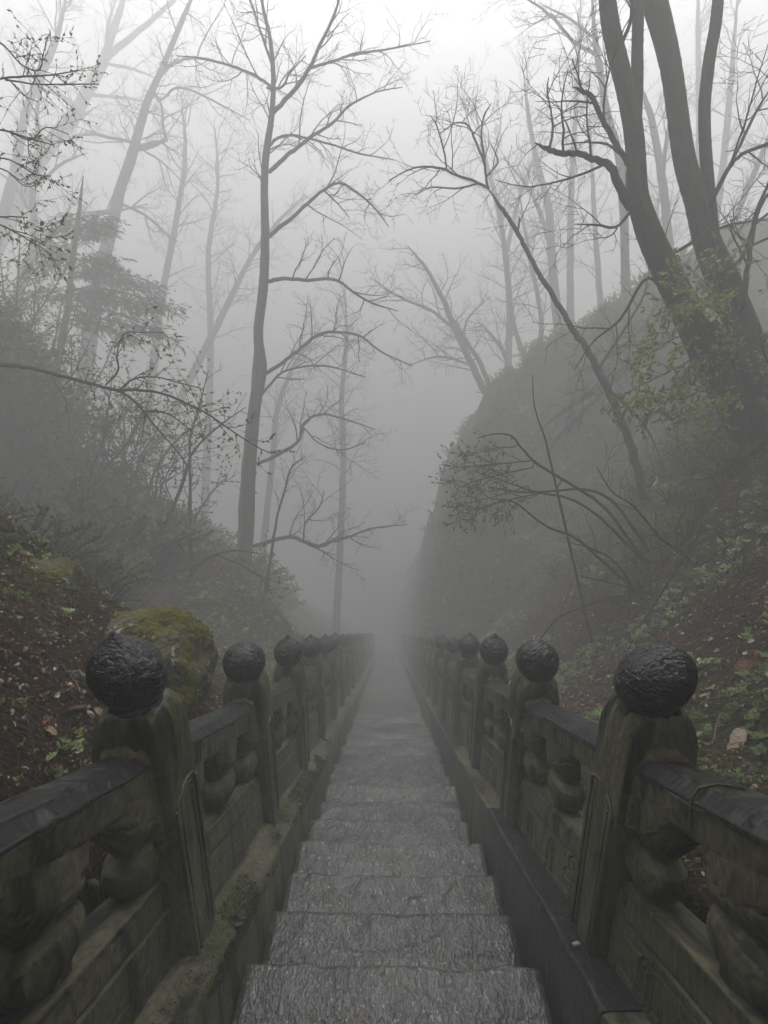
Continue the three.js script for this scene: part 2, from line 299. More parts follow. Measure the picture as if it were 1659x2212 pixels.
// ---------------------------------------------------------------- kerbs under the balustrades
const sweep = (prof, z0, z1, nz, wob = 0.003, seed = 0) => {       // a closed outline drawn along z, rising with the flight, its two ends shut
  const np = prof.length, P = (k, z) => { const [x, y] = prof[k % np]; return [x + wob * fbm(y * 6 + seed, k, z * 5, 3), y + line(z) + wob * fbm(x * 6 + seed, k + 5, z * 5, 3), z]; };
  const body = sheet(np, nz, (u, v) => P(Math.round(u * np), lerp(z0, z1, v)));
  const c = prof.reduce((a, q) => [a[0] + q[0] / np, a[1] + q[1] / np], [0, 0]);
  const cap = (z, flip) => sheet(np, 1, (u, v) => { const q = P(Math.round((flip ? 1 - u : u) * np), z); return v < 0.5 ? [c[0], c[1] + line(z), z] : q; });
  return merge([body, cap(z0, true), cap(z1, false)]);
};
const round = (poly, r = 0.008, n = 2) => {                        // rounds the corners of an outline
  const out = [];
  poly.forEach((b, i) => {
    const a = poly[(i + poly.length - 1) % poly.length], c = poly[(i + 1) % poly.length];
    const la = Math.hypot(a[0] - b[0], a[1] - b[1]), lc = Math.hypot(c[0] - b[0], c[1] - b[1]), k = Math.min(b[2] ?? r, la * 0.45, lc * 0.45);
    const p = [b[0] + (a[0] - b[0]) / la * k, b[1] + (a[1] - b[1]) / la * k], q = [b[0] + (c[0] - b[0]) / lc * k, b[1] + (c[1] - b[1]) / lc * k];
    for (let j = 0; j <= n; j++) { const t = j / n; out.push([(1 - t) * (1 - t) * p[0] + 2 * t * (1 - t) * b[0] + t * t * q[0], (1 - t) * (1 - t) * p[1] + 2 * t * (1 - t) * b[1] + t * t * q[1]]); }
  });
  return out;
};
for (const side of [-1, 1]) {
  const kerb = group('kerb');
  kindOf(kerb, 'structure', side < 0 ? 'sloping stone kerb with moss along the left end of the steps' : 'sloping dark stone kerb along the right end of the steps');
  const xi = side < 0 ? LK : RK, xo = side < 0 ? LX - 0.15 : RX + 0.15, s = side;
  const outline = [[xi, -0.3], [xi, side < 0 ? KERB_L : KERB - 0.004, 0.018], [lerp(xi, xo, 0.3), KERB - 0.006], [xo, KERB - 0.01], [xo, -0.3]];
  let z = 1.2, n = 0;
  while (z > -19) {
    const r = rngOf(n * 17 + side * 5 + 99), len = 1.3 + 0.8 * r(), z1 = z - len, near = z > -4;
    const g = boxUV(sweep(round(side < 0 ? outline : outline.slice().reverse(), 0.012, 2).map((q) => [q[0] + 0.006 * s * (r() - 0.5) * (q[1] > 0 ? 1 : 0), q[1]]), z, z1 + 0.007, near ? 60 : 14, 0.007, n * 3.3 + side), 1, n * 0.31, n * 0.17);
    const k = mesh('kerb_stone', g, side > 0 && n % 2 ? M.top : M.stone, kerb);
    k.position.y = 0.006 * (r() - 0.5);
    z = z1; n++;
  }
}

// ---------------------------------------------------------------- balustrades
// post: rounded square shaft that closes in a dome of shoulders round the neck of the finial
function postGeo(seed, side, fine) {
  const W = 0.094, D = 0.088, H = 0.832, nu = fine ? 96 : 32, nv = fine ? 44 : 22, hs = [];
  for (let j = 0; j <= nv; j++) { const t = j / nv; hs.push(t < 0.5 ? lerp(-0.28, 0.69, t / 0.5) : lerp(0.69, H, Math.sin((t - 0.5) / 0.5 * Math.PI / 2))); }
  const ring = (u, v) => {
    const h = hs[Math.round(v * nv)], k = clamp((h - 0.69) / (H - 0.69)), shrink = Math.sqrt(Math.max(0, 1 - Math.pow(k, 2.6))), sq = lerp(14, 3, k);
    const a = u * 2 * Math.PI, ca = Math.cos(a), sa = Math.sin(a), q = Math.pow(Math.pow(Math.abs(ca), sq) + Math.pow(Math.abs(sa), sq), -1 / sq);
    const w = lerp(0.06, W, shrink), d = lerp(0.06, D, shrink), wear = 0.006 * fbm(ca * 2 + seed, h * 5, sa * 2, 3);
    return [ca * q * w + wear * ca, h + 0.004 * fbm(ca * 3, seed, sa * 3, 2) * k, sa * q * d + wear * sa];
  };
  const parts = [weld(sheet(nu, nv, (u, v) => ring(1 - u, v)), nu, nv)];
  // raised borders on the face that looks at the steps
  const f = -side, strip = (z0, z1, y0, y1, t = 0.008) => { const a = f > 0 ? W - 0.004 : -W - t, b = f > 0 ? W + t : -W + 0.004; parts.push(roundBox(a, b, y0, y1, z0, z1, 0.004, 0.003, seed + z0 * 50)); };
  strip(-0.075, -0.058, -0.02, 0.54); strip(0.058, 0.075, -0.02, 0.54); strip(-0.046, -0.036, 0, 0.52, 0.005); strip(0.036, 0.046, 0, 0.52, 0.005);
  const arch = (r, w, t) => { const b = new Builder(), pts = []; for (let i = 0; i <= 14; i++) { const a = i / 14 * Math.PI; pts.push(V(f * (W + 0.001), 0.53 + Math.sin(a) * r * 0.62, Math.cos(a) * r)); } b.tube(pts, pts.map(() => w * 0.8), 6); return b.build(); };
  parts.push(arch(0.066, 0.007, 0.006), arch(0.041, 0.005, 0.004));
  return boxUV(merge(parts), 1, seed * 0.23, seed * 0.41);
}
// finial: a bulb like a peach on a short neck; tip 0 leaves it worn round
function finialGeo(seed, tip, R, fine, skew = 0) {
  const nu = fine ? 72 : 26, nv = fine ? 60 : 24, rows = [];
    for (let j = 0; j <= nv; j++) {
    const t = j / nv;
    if (t < 0.1) { const k = t / 0.1 * 3; rows.push([curve([[0, 0.062], [1, 0.066], [2, 0.056], [3, 0.066]], k), curve([[0, -0.03], [1, 0], [2, 0.014], [3, 0.024]], k)]); continue; }
    const q = (t - 0.1) / 0.9, onion = [[0, 0.66, -0.74], [0.1, 0.86, -0.56], [0.22, 0.97, -0.28], [0.34, 1, 0], [0.46, 0.95, 0.27], [0.58, 0.8, 0.53], [0.7, 0.58, 0.75], [0.8, 0.36, 0.91], [0.88, 0.19, 1.04], [0.94, 0.1, 1.16], [0.98, 0.06, 1.24], [1, 0, 1.27]];
    const a = lerp(0.72, Math.PI, q), rr = lerp(Math.sin(a) * (1 + 0.04 * Math.sin(a)), curve(onion.map((o) => [o[0], o[1]]), q), tip), y = lerp(-Math.cos(a) * 0.95, curve(onion.map((o) => [o[0], o[2]]), q), tip);
    rows.push([R * rr, 0.018 + R * 1.06 * (0.72 + y)]);
  }
  const g = sheet(nu, nv, (u, v) => {
    const [r, y] = rows[Math.round(v * nv)], a = -u * 2 * Math.PI, c = Math.cos(a), s = Math.sin(a), up = smooth(0.03, 0.07, y);
    const n = up * (0.0028 * fbm(c * 1.1 + seed, y * 7, s * 1.1, 2) + 0.0014 * fbm(c * 4 + seed, y * 30, s * 4, 3) + 0.0011 * noise(c * 3 + seed * 2, y * 90 + c * 5, s * 3) + 0.001 * noise(c * 14, y * 70, s * 14 + seed));
    const k = clamp((y - 0.03) / 0.2);
    return [(r + n * Math.min(1, r * 16)) * c + skew * k * 0.3, y + n * 0.5 + skew * c * r * 0.9 * k, (r + n * Math.min(1, r * 16)) * s];
  });
  return boxUV(weld(g, nu, nv), 2.2, seed * 0.27, seed * 0.33);
}
// baluster: a lotus cup under the rail and a fat jar standing on the panel
function balusterGeo(seed, side, fine, half = 0) {
  const nu = fine ? 64 : 24, nv = fine ? 60 : 26, y0 = 0.5, y1 = 0.79;
  const prof = [[0, 0.056], [0.05, 0.052], [0.1, 0.056], [0.18, 0.082], [0.27, 0.096], [0.36, 0.098], [0.44, 0.088], [0.49, 0.062], [0.515, 0.05], [0.54, 0.062], [0.6, 0.09], [0.7, 0.112], [0.82, 0.128], [0.92, 0.14], [1, 0.145]];
  const g = sheet(nu, nv, (u, v) => {
    const a = -u * 2 * Math.PI, c = Math.cos(a), s = Math.sin(a), y = lerp(y0 - 0.01, y1 + 0.01, v);
    let r = curve(prof, v);
    // wavy cut of the lotus leaf round the cup
    const wave = 0.79 + 0.055 * Math.sin(s * 9 + seed) + 0.03 * Math.sin(s * 17 + 1), d = Math.abs(v - wave);
    if (v > 0.55) r -= 0.016 * smooth(0.03, 0.006, d) - 0.009 * smooth(0, 0.05, v - wave);
    r += 0.003 * fbm(c * 3 + seed, y * 14, s * 3, 3);
    const sq = 3.2, q = Math.pow(Math.pow(Math.abs(c), sq) + Math.pow(Math.abs(s), sq), -1 / sq), m = lerp(1, q, 0.5);
    return [c * m * Math.min(r * 0.62, 0.068), y + s * m * r * SLOPE * smooth(0.5, 0.62, v) * 0.95 + s * m * r * SLOPE * smooth(0.1, 0.0, v) * 0.9 + s * r * SLOPE * 0.35, s * m * r];
  });
  return boxUV(weld(g, nu, nv), 1, seed * 0.19, seed * 0.29);
}
// panel: a slab with lines and figures cut into the face that looks at the steps
function panelGeo(seed, side, fine, plainFace) {
  const T = 0.055, y0 = KERB - 0.05, y1 = 0.5, L = BAY - 0.16, f = -side, nz = fine ? 150 : 30, ny = fine ? 70 : 12;
  const groove = (d, w) => smooth(w, w * 0.35, Math.abs(d));
  const cut = (z, y) => {                                           // depth of carving at z (-L/2..L/2), y (0..1 over the face)
    const Y = y * (y1 - y0);
    let c = 0.009 * groove(Y - 0.235, 0.007) + (plainFace ? 0 : 0.004 * groove(Y - 0.075, 0.005));
    if (!plainFace) {
      for (const zc of [-0.2, 0.06]) { const dz = Math.abs(z - zc), in1 = Y < 0.17 ? dz - 0.03 : Math.hypot(z - zc, (Y - 0.17) * 1.2) - 0.03, in2 = Y < 0.16 ? dz - 0.014 : Math.hypot(z - zc, Y - 0.16) - 0.014; if (Y > 0.05) c += 0.01 * groove(in1, 0.007) + 0.008 * groove(in2, 0.006); }
      const q = Math.hypot((z - 0.27) * 0.9, Y - 0.16); c += 0.01 * groove(q - 0.05 - 0.02 * Math.sin(4 * Math.atan2(Y - 0.16, z - 0.27)), 0.006) + 0.004 * groove(q - 0.022, 0.004);
      c += 0.005 * groove(z + 0.33, 0.005) + 0.004 * groove(Y - 0.2 + 0.1 * (z + 0.06) * (z + 0.06), 0.004) * (Math.abs(z) < 0.3 ? 1 : 0);
    } else c += 0.004 * groove(Y - 0.14 + 0.02 * Math.sin(z * 9 + seed), 0.005) * (Math.abs(z) < 0.28 ? 1 : 0);
    return c;
  };
  const face = sheet(nz, ny, (u, v) => { const z = lerp(-L / 2, L / 2, u), y = lerp(y0, y1 - 0.012, v); return [f * (T - cut(z, (y - y0) / (y1 - y0)) + 0.003 * fbm(z * 5 + seed, y * 5, 2, 3)), y + line(z), side < 0 ? z : z]; });
  if (side < 0) { const ix = face.index.array; for (let i = 0; i < ix.length; i += 3) { const t = ix[i]; ix[i] = ix[i + 2]; ix[i + 2] = t; } face.computeVertexNormals(); }
  const back = sweep(round([[-f * T, y0], [-f * T, y1], [f * (T - 0.008), y1, 0.01], [f * (T - 0.012), y0]].sort(() => 0), 0.008, 2), L / 2, -L / 2, 24, 0.004, seed);
  return boxUV(merge([face, back]), 1, seed * 0.21, seed * 0.37);
}
function railGeo(seed, side, fine) {
  const L = BAY - 0.15, o = [[-0.06, 0.785], [0.06, 0.785], [0.063, 0.866, 0.005], [-0.063, 0.866, 0.005]], low = [[-0.048, 0.77], [0.048, 0.77], [0.048, 0.787], [-0.048, 0.787]];
  return boxUV(merge([sweep(round(o, 0.007, 3).reverse(), -L / 2, L / 2, fine ? 60 : 12, 0.005, seed), sweep(round(low, 0.004, 1).reverse(), -L / 2, L / 2, 8, 0.003, seed)]), 1, seed * 0.43, seed * 0.13);
}
function capGeo(seed, fine) {
  const L = BAY - 0.15, o = [[-0.0605, 0.855], [0.0605, 0.855], [0.0655, 0.874, 0.006], [0.036, 0.907, 0.009], [-0.036, 0.907, 0.009], [-0.0655, 0.874, 0.006]];
  return boxUV(sweep(round(o, 0.006, 3).reverse(), -L / 2 - 0.002, L / 2 + 0.002, fine ? 70 : 12, 0.006, seed + 3), 1, seed * 0.23, seed * 0.33);
}
function mortarGeo(seed, w) {                                       // crust of mortar over the joint of rail and post
  const b = new Builder(), pts = [], rr = [];
  for (let i = 0; i <= 20; i++) { const t = i / 20, a = Math.PI * t; pts.push(V(-Math.cos(a) * w * (1 + 0.1 * noise(i * 0.7, seed)), 0.045 * Math.sin(a) + (seed < 0 ? (i > 15 ? -(i - 15) * 0.05 : 0) : (i < 5 ? -(5 - i) * 0.03 : 0)), 0.006 * noise(i, seed, 3))); rr.push(0.015 + 0.011 * noise(i * 1.3, seed, 9) + 0.006 * Math.sin(a)); }
  b.tube(pts, rr, 8);
  const g = b.build(), p = g.attributes.position;
  for (let i = 0; i < p.count; i++) p.setXYZ(i, p.getX(i) + 0.006 * noise(p.getX(i) * 60, p.getY(i) * 60, seed), p.getY(i) + 0.006 * noise(p.getX(i) * 70, 5, p.getZ(i) * 60 + seed), p.getZ(i));
  g.computeVertexNormals();
  return boxUV(g, 1);
}
const POSTS = 22;
for (const side of [-1, 1]) {
  const x = side < 0 ? LX : RX, rail = group('stone_balustrade', V(x, 0, 0)), cache = {}, far = (k, make) => (cache[k] ??= make());
  tag(rail, side < 0 ? 'carved stone balustrade with dark bulb finials along the left of the steps' : 'carved stone balustrade with dark bulb finials along the right of the steps', 'balustrade');
  for (let i = 0; i < POSTS; i++) {
    const r = rngOf(i * 77 + side * 13 + 500), z = postZ(i), fine = i >= 1 && i <= 2, mid = i <= 4, y = line(z);
    const post = mesh('post', fine ? postGeo(i + side * 3, side, true) : far('post' + (i % 2), () => postGeo(i + side * 3, side, false)), M.stone, rail);
    post.position.set((r() - 0.5) * 0.012, y + KERB + (r() - 0.5) * 0.015, z);
    post.rotation.set((r() - 0.5) * 0.02, (r() - 0.5) * 0.04, (r() - 0.5) * 0.02);
    const worn = side > 0 ? i <= 2 : i === 2, tip = worn ? 0.1 : side < 0 && i === 1 ? 0.72 : 1, R = i === 1 ? (side > 0 ? 0.088 : 0.09) : i === 5 && side > 0 ? 0.08 : 0.094 - 0.004 * r();
    const fin = mesh('finial', mid ? finialGeo(i * 1.9 + side * 7, tip, R, true, side > 0 && i === 1 ? 0.16 : side < 0 && i === 1 ? -0.12 : 0) : far('finial' + (i % 3), () => finialGeo(i + side, tip, R, false)), M.crust, post);
    fin.position.y = 0.797 + (side > 0 ? [0, 0.02, 0.012, 0.02, 0.03][i] ?? 0.01 : [0, 0.034, 0][i] ?? 0.01);
    fin.rotation.y = r() * 6;
    if (i === 1 && side > 0) fin.position.x = -0.02;
    if (i === 1) fin.rotation.y = 0;
    if (i >= 1 && i < 6) { const m = mesh('mortar', mortarGeo(i + side * 9, 0.055), M.mortar, post); m.position.set(0, 0.7, 0.094); if (side > 0) m.rotation.y = 0; }
    if (i < POSTS - 1) {
      const zc = z - BAY / 2, yc = line(zc), f = i <= 2;
      const pn = mesh('panel', f ? panelGeo(i + side * 4, side, true, side < 0) : far('panel', () => panelGeo(i, side, i < 5, side < 0)), M.stone, rail);
      pn.position.set(0, yc, zc);
      const hr = mesh('handrail', f ? railGeo(i + side * 6, side, true) : far('rail' + (i % 2), () => railGeo(i, side, false)), M.stone, rail);
      mesh('blackened_top', f ? capGeo(i + side * 6, true) : far('cap' + (i % 2), () => capGeo(i, false)), M.top, hr);
      hr.position.set(0, yc + (r() - 0.5) * 0.008, zc);
      for (const k of [-1, 0, 1]) {
        const b = mesh('baluster', f ? balusterGeo(i * 3 + k + side, side, true) : far('bal' + k, () => balusterGeo(k, side, false)), M.stone, rail);
        b.position.set(0, line(zc + k * 0.335) + 0.0, zc + k * 0.335);
      }
    }
  }
}
{
  const b = new Builder(), bal = scene.getObjectByName('stone_balustrade_001'), z = -0.86, y = line(z);
  b.tube([V(0.05, y + 0.897, z), V(0.034, y + 0.908, z + 0.004), V(-0.02, y + 0.909, z - 0.006), V(-0.05, y + 0.893, z - 0.012), V(-0.066, y + 0.872, z - 0.004), V(-0.0655, y + 0.83, z + 0.004), V(-0.062, y + 0.79, z + 0.012)], [0.002, 0.0032, 0.0028, 0.0032, 0.0028, 0.003, 0.002], 5);
  mesh('seam', b.build(), M.mortar, bal).userData.label = 'pale mortared crack across the nearest right handrail';
}
//@@VEGETATION
// ---------------------------------------------------------------- looking for the ground
const eye = camera.position.clone();
function hit(px, py, dMax = 40) {                                   // where the line of sight through that point of the view meets the banks
  let d = 0.5, q = at(px, py, d);
  while (d < dMax) { const e = d + 0.02 + d * 0.004, p = at(px, py, e); if (p.y < ground(p.x, p.z)) return p; d = e; q = p; }
  return q;
}
const depthOf = (p) => -p.clone().applyMatrix4(camera.matrixWorldInverse).z;
const groundN = (x, z) => { const e = 0.04; return V(ground(x - e, z) - ground(x + e, z), 2 * e, ground(x, z - e) - ground(x, z + e)).normalize(); };

// ---------------------------------------------------------------- boulders and loose stones
let boulderTop, mossOn;
function rockGeo(seed, a, b, c, nu, nv, rough = 0.18) {
  const g = sheet(nu, nv, (u, v) => {
    const th = v * Math.PI, ph = -u * 2 * Math.PI, x = Math.sin(th) * Math.cos(ph), y = Math.cos(th), z = Math.sin(th) * Math.sin(ph);
    const facet = 0.5 * Math.abs(noise(x * 1.3 + seed, y * 1.3, z * 1.3)) + fbm(x * 1.1 + seed, y * 1.1, z * 1.1, 5) * 0.7, r = 1 + rough * facet + 0.02 * fbm(x * 9 + seed, y * 9, z * 9, 3);
    return [x * a * r, y * b * r, z * c * r];
  });
  return weld(g, nu, nv);
}
{
  const b = group('boulder', V(-1.13, -0.2, -2.2));
  tag(b, 'big rounded boulder under brown-green moss behind the nearest left finial', 'boulder');
  const g = boxUV(rockGeo(3.1, 0.27, 0.28, 0.33, 110, 80, 0.3), 1.1), body = mesh('rock', g, M.moss, b);
  b.rotation.set(0.1, 0.5, -0.5); mossOn = [b, body];
  scene.updateMatrixWorld(true);
  boulderTop = (px, py) => { const f = at(px, py, 1), ray = new THREE.Raycaster(eye, f.sub(eye).normalize()), q = ray.intersectObject(body)[0]; return q ? q.point : hit(px, py); };
  const b2 = group('boulder', at(-10, 1330, 2.5));
  tag(b2, 'mossy rock with pale stones on top at the upper edge of the left bank', 'boulder');
  mesh('rock', boxUV(rockGeo(7.7, 0.36, 0.3, 0.34, 70, 44, 0.4), 1.3), M.moss, b2);
}
const stoneOf = (name, label, cat, px, py, size, mat, seed, flat = 0.5, lift = 0.2) => {
  const p = hit(px, py), m = mesh(name, boxUV(rockGeo(seed, size, size * flat, size * 0.75, 20, 14, 0.85), 2), mat, scene);
  m.position.copy(p).y += size * flat * lift; m.rotation.set(seed, seed * 2.1, 0.3);
  return tag(m, label, cat);
};
const tint = (r, g, b, rough = 0.85) => std({ map: barkMap, color: new THREE.Color(r, g, b), bumpMap: barkBump, bumpScale: 0.01, roughness: rough });
const MT = { buff: tint(0.55, 0.46, 0.3), grey: tint(0.2, 0.205, 0.21), white: tint(0.85, 0.85, 0.85), rust: tint(0.55, 0.2, 0.06), brown: tint(0.2, 0.11, 0.08), red: tint(0.26, 0.12, 0.09), tan: tint(0.5, 0.42, 0.34) };
stoneOf('stone', 'small buff yellow stone on the soil left of the nearest left finial', 'stone', 190, 1548, 0.024, MT.buff, 1.3);
stoneOf('stone', 'pale grey stone seen through the gap of the nearest left railing', 'stone', 192, 1915, 0.036, MT.grey, 2.4);
stoneOf('stone', 'blue-grey broken stone at the lower left corner behind the railing', 'stone', 28, 2095, 0.05, MT.grey, 3.9, 0.7);
stoneOf('stone', 'whitish grey rock sticking out of soil beside the mossy boulder', 'stone', 172, 1470, 0.04, MT.grey, 5.2, 0.6);
{
  const s = mesh('stone', boxUV(rockGeo(9.1, 0.032, 0.017, 0.024, 18, 12, 0.9), 2), M.top, scene), p = V(LK + 0.006, 0, 0);
  s.position.set(-0.5, line(-1.29) + 0.166, -1.29); s.rotation.set(-0.5, 0.4, 0.25); tag(s, 'small grey stone lying on the inner edge of the left kerb', 'stone');
  const w = mesh('chip', roundBox(-0.012, 0.012, -0.003, 0.004, -0.008, 0.008, 0.003, 0.003, 3), MT.white, scene);
  w.position.set(0.557, line(-1.13) + KERB + 0.004, -1.13); w.rotation.set(-0.5, 0.5, 0); tag(w, 'small white chip lying on the dark right kerb', 'chip');
}
// dead leaves and scraps big enough to point at
function bigLeaf(name, label, cat, px, py, len, wid, mat, turn, tilt, fold = 0.2) {
  const g = sheet(14, 8, (u, v) => { const t = u, w = Math.pow(Math.sin(Math.PI * Math.pow(t, 0.8)), 0.8) * wid / 2 * (1 + 0.25 * noise(t * 7, len * 40)), s = 2 * v - 1; return [(t - 0.5) * len, fold * wid * s * s + 0.1 * len * Math.sin(t * 5 + len * 60) + 0.006 * noise(t * 9, s * 3), s * w]; });
  const m = mesh(name, g, mat, scene), p = hit(px, py);
  m.position.copy(p).addScaledVector(groundN(p.x, p.z), 0.018); m.quaternion.setFromUnitVectors(V(0, 1, 0), groundN(p.x, p.z)); m.rotateY(turn); m.rotateX(tilt);
  return tag(m, label, cat);
}
for (const k of ['red', 'tan', 'brown', 'rust', 'white', 'buff', 'grey']) MT[k].side = THREE.DoubleSide;
bigLeaf('dead_leaf', 'large reddish brown dead leaf on the soil just above the left handrail', 'dead leaf', 115, 1668, 0.12, 0.05, MT.red, 0.8, 0.3);
bigLeaf('dead_leaf', 'broad pale tan dead leaf on the bank right of the nearest right finial', 'dead leaf', 1603, 1612, 0.17, 0.07, MT.tan, 0.5, 0.2);
bigLeaf('dead_leaf', 'grey-brown curled dead leaf at the right edge above the broad tan one', 'dead leaf', 1630, 1450, 0.16, 0.12, MT.brown, 1.2, 0.3);
bigLeaf('dead_leaf', 'slim pale dead leaf on the right bank level with the nearest right finial', 'dead leaf', 1540, 1502, 0.13, 0.03, MT.tan, 0.1, 0.1);
bigLeaf('paper_scrap', 'white scrap lying high on the foggy right bank', 'scrap', 1420, 1042, 0.16, 0.07, MT.white, 0.4, 0.2);
{
  const wood = (label, px, py, len, r, mat, turn, lift = 0.02, fixed = null) => { const p = fixed ?? hit(px, py), g = roundBox(-len / 2, len / 2, -r, r, -r * 1.3, r * 1.3, r * 0.5, r * 0.7, len * 30), m = mesh('bark_piece', boxUV(g, 3), mat, scene), n = groundN(p.x, p.z); m.position.copy(p).addScaledVector(n, lift); m.quaternion.setFromUnitVectors(V(0, 1, 0), n); m.rotateY(turn); return tag(m, label, 'bark piece'); };
  const w = wood('dark broken bark with an orange end lying on the mossy boulder', 232, 1341, 0.15, 0.012, MT.brown, 0.35, 0.02, boulderTop(255, 1352));
  const e = mesh('broken_end', boxUV(roundBox(-0.026, 0.026, -0.012, 0.013, -0.014, 0.014, 0.006, 0.006, 8), 3), MT.rust, w); e.position.x = -0.075;
  wood('thin brown splinter of bark standing out on the left soil', 157, 1536, 0.09, 0.005, MT.brown, 1.2);
}

// ---------------------------------------------------------------- litter, twigs, pebbles and low plants that nobody could count
function strew(name, geo, mat, n, seed, place, label, parent = scene) {
  const im = new THREE.InstancedMesh(geo, mat, n), r = rngOf(seed), m = new THREE.Matrix4(), q = new THREE.Quaternion(), c = new THREE.Color();
  let k = 0, tries = 0;
  while (k < n && tries++ < n * 12) {
    const o = place(r);
    if (!o) continue;
    q.setFromUnitVectors(V(0, 1, 0), o.n).multiply(new THREE.Quaternion().setFromEuler(new THREE.Euler(o.tilt * (r() - 0.5), r() * 6.283, o.tilt * (r() - 0.5))));
    m.compose(o.p, q, V(o.s, o.s * (o.sy ?? 1), o.s)); im.setMatrixAt(k, m); im.setColorAt(k, c.setRGB(...o.c)); k++;
  }
  im.count = k; im.castShadow = im.receiveShadow = true;
  im.name = parent === scene ? numbered(name) : name; parent.add(im);
  im.userData.kind = 'stuff'; if (label) im.userData.label = label;
  return im;
}
const bank = (r, o) => {                                            // a random spot of the banks, thicker near the camera
  const z = -(o.z0 + (o.z1 - o.z0) * Math.pow(r(), o.pow ?? 1.6)), side = r() < (o.left ?? 0.5) ? -1 : 1, l = (side < 0 ? 0.8 : 0.84) + (o.wide ?? 4) * Math.pow(r(), 1.25), x = side * l;
  return V(x, ground(x, z), z);
};
const choose = (r, list) => list[Math.floor(r() * list.length)];
const leafFlat = sheet(5, 3, (u, v) => { const w = Math.pow(Math.sin(Math.PI * clamp(u, 0.02, 0.98)), 0.55) * 0.3 * (1 + 0.3 * noise(u * 5, 3)), s = 2 * v - 1; return [u - 0.5, 0.1 * s * s + 0.12 * Math.sin(u * 4), -s * w]; });
const litterC = [[0.13, 0.07, 0.04], [0.09, 0.045, 0.027], [0.2, 0.13, 0.08], [0.06, 0.034, 0.022], [0.22, 0.18, 0.13], [0.3, 0.28, 0.23], [0.15, 0.06, 0.028], [0.1, 0.09, 0.04], [0.08, 0.05, 0.03], [0.05, 0.032, 0.022], [0.11, 0.06, 0.032], [0.14, 0.085, 0.05]];
strew('leaf_litter', leafFlat, std({ roughness: 0.8, side: THREE.DoubleSide }), 42000, 11, (r) => { const p = bank(r, { z0: 0.2, z1: 9 }), n = groundN(p.x, p.z); const c = choose(r, litterC), v = 0.7 + 0.6 * r(); return { p: p.addScaledVector(n, 0.006 + 0.01 * r()), n, s: (0.012 + 0.024 * r() * r()) * (p.z > -2.2 ? 0.85 : 1.35) + (r() < 0.03 ? 0.03 * r() : 0), tilt: 1.4, c: c.map((x) => x * v) }; }, 'brown and pale dead leaves littering the banks on both sides');
for (const [sd, n, z0, z1, w, seed] of [[-1, 11000, 0.25, 3, 1.7, 111], [1, 9000, 0.4, 5, 2.4, 112]]) strew('leaf_litter', leafFlat, std({ roughness: 0.85, side: THREE.DoubleSide }), n, seed, (r) => {
  const z = -(z0 + (z1 - z0) * Math.pow(r(), 1.2)), x = sd * (0.8 + w * Math.pow(r(), 1.1)), p = V(x, ground(x, z), z), nn = groundN(x, z), c = choose(r, litterC), v = 0.6 + 0.9 * r();
  return { p: p.addScaledVector(nn, 0.004 + 0.014 * r()), n: nn, s: 0.007 + 0.018 * r() * r(), tilt: 1.8, c: c.map((q) => q * v) };
}, sd < 0 ? 'small torn dead leaves matted over the soil beside the left railing' : 'small torn dead leaves matted over the soil beside the right railing');
const stickGeo = (() => { const b = new Builder(); b.tube([V(-0.5, 0, 0), V(-0.15, 0.03, 0.04), V(0.2, 0.0, -0.03), V(0.5, 0.02, 0.03)], [0.013, 0.012, 0.009, 0.005], 5); b.tube([V(0.05, 0.01, -0.01), V(0.22, 0.05, 0.12)], [0.008, 0.003], 4); return b.build(); })();
strew('twig_litter', stickGeo, std({ roughness: 0.9 }), 4200, 12, (r) => { const p = bank(r, { z0: 0.3, z1: 7, left: 0.6 }), n = groundN(p.x, p.z), v = r(); return { p: p.addScaledVector(n, 0.012), n, s: 0.08 + 0.22 * r() * r(), tilt: 0.35, c: v < 0.75 ? [0.05, 0.033, 0.024] : [0.17, 0.13, 0.09] }; }, 'thin fallen twigs strewn over the banks');
strew('gravel', rockGeo(4.4, 0.5, 0.36, 0.42, 8, 6, 0.5), std({ roughness: 0.7 }), 3000, 13, (r) => { const p = bank(r, { z0: 0.3, z1: 6, left: 0.62, wide: 2.6 }), n = groundN(p.x, p.z), v = r(); return { p: p.addScaledVector(n, 0.004), n, s: 0.006 + 0.022 * r() * r() * r(), tilt: 1, c: v < 0.5 ? [0.16, 0.16, 0.15] : v < 0.93 ? [0.09, 0.085, 0.08] : [0.32, 0.32, 0.3] }; }, 'small grey and white pebbles scattered in the soil');
// small leafy plants: a few stems with pairs of leaves
function sprigGeo(seed, stems, pairs, h, leafLen, leafWid) {
  const b = new Builder(), r = rngOf(seed);
  for (let s = 0; s < stems; s++) {
    const a = r() * 6.28, lean = 0.3 + 0.7 * r(), pts = [0, 1, 2, 3].map((k) => V(Math.cos(a) * lean * h * 0.3 * k * k / 4, h * k / 3 * (1 - 0.12 * k * lean), Math.sin(a) * lean * h * 0.3 * k * k / 4));
    b.tube(pts, [0.006, 0.005, 0.004, 0.002].map((x) => x * h * 6), 3);
    for (let k = 0; k < pairs; k++) {
      const t = 0.3 + 0.7 * (k + 1) / pairs, o = pts[2].clone().lerp(pts[3], clamp(t * 3 - 2)).lerp(pts[1], t < 0.66 ? 1 - (t - 0.3) / 0.4 : 0), e = r() * 6.28;
      for (const w of [0, Math.PI]) { const d = V(Math.cos(e + w), 0.25 + 0.4 * r(), Math.sin(e + w)).normalize(), sd = V().crossVectors(d, V(0, 1, 0)).normalize(); b.leaf(o, d, sd, leafLen * (0.7 + 0.6 * r()), leafWid * (0.7 + 0.6 * r()), 0.2); }
    }
  }
  return b.build();
}
const greens = [[0.07, 0.1, 0.03], [0.1, 0.13, 0.05], [0.05, 0.07, 0.025], [0.13, 0.16, 0.07], [0.06, 0.075, 0.035]];
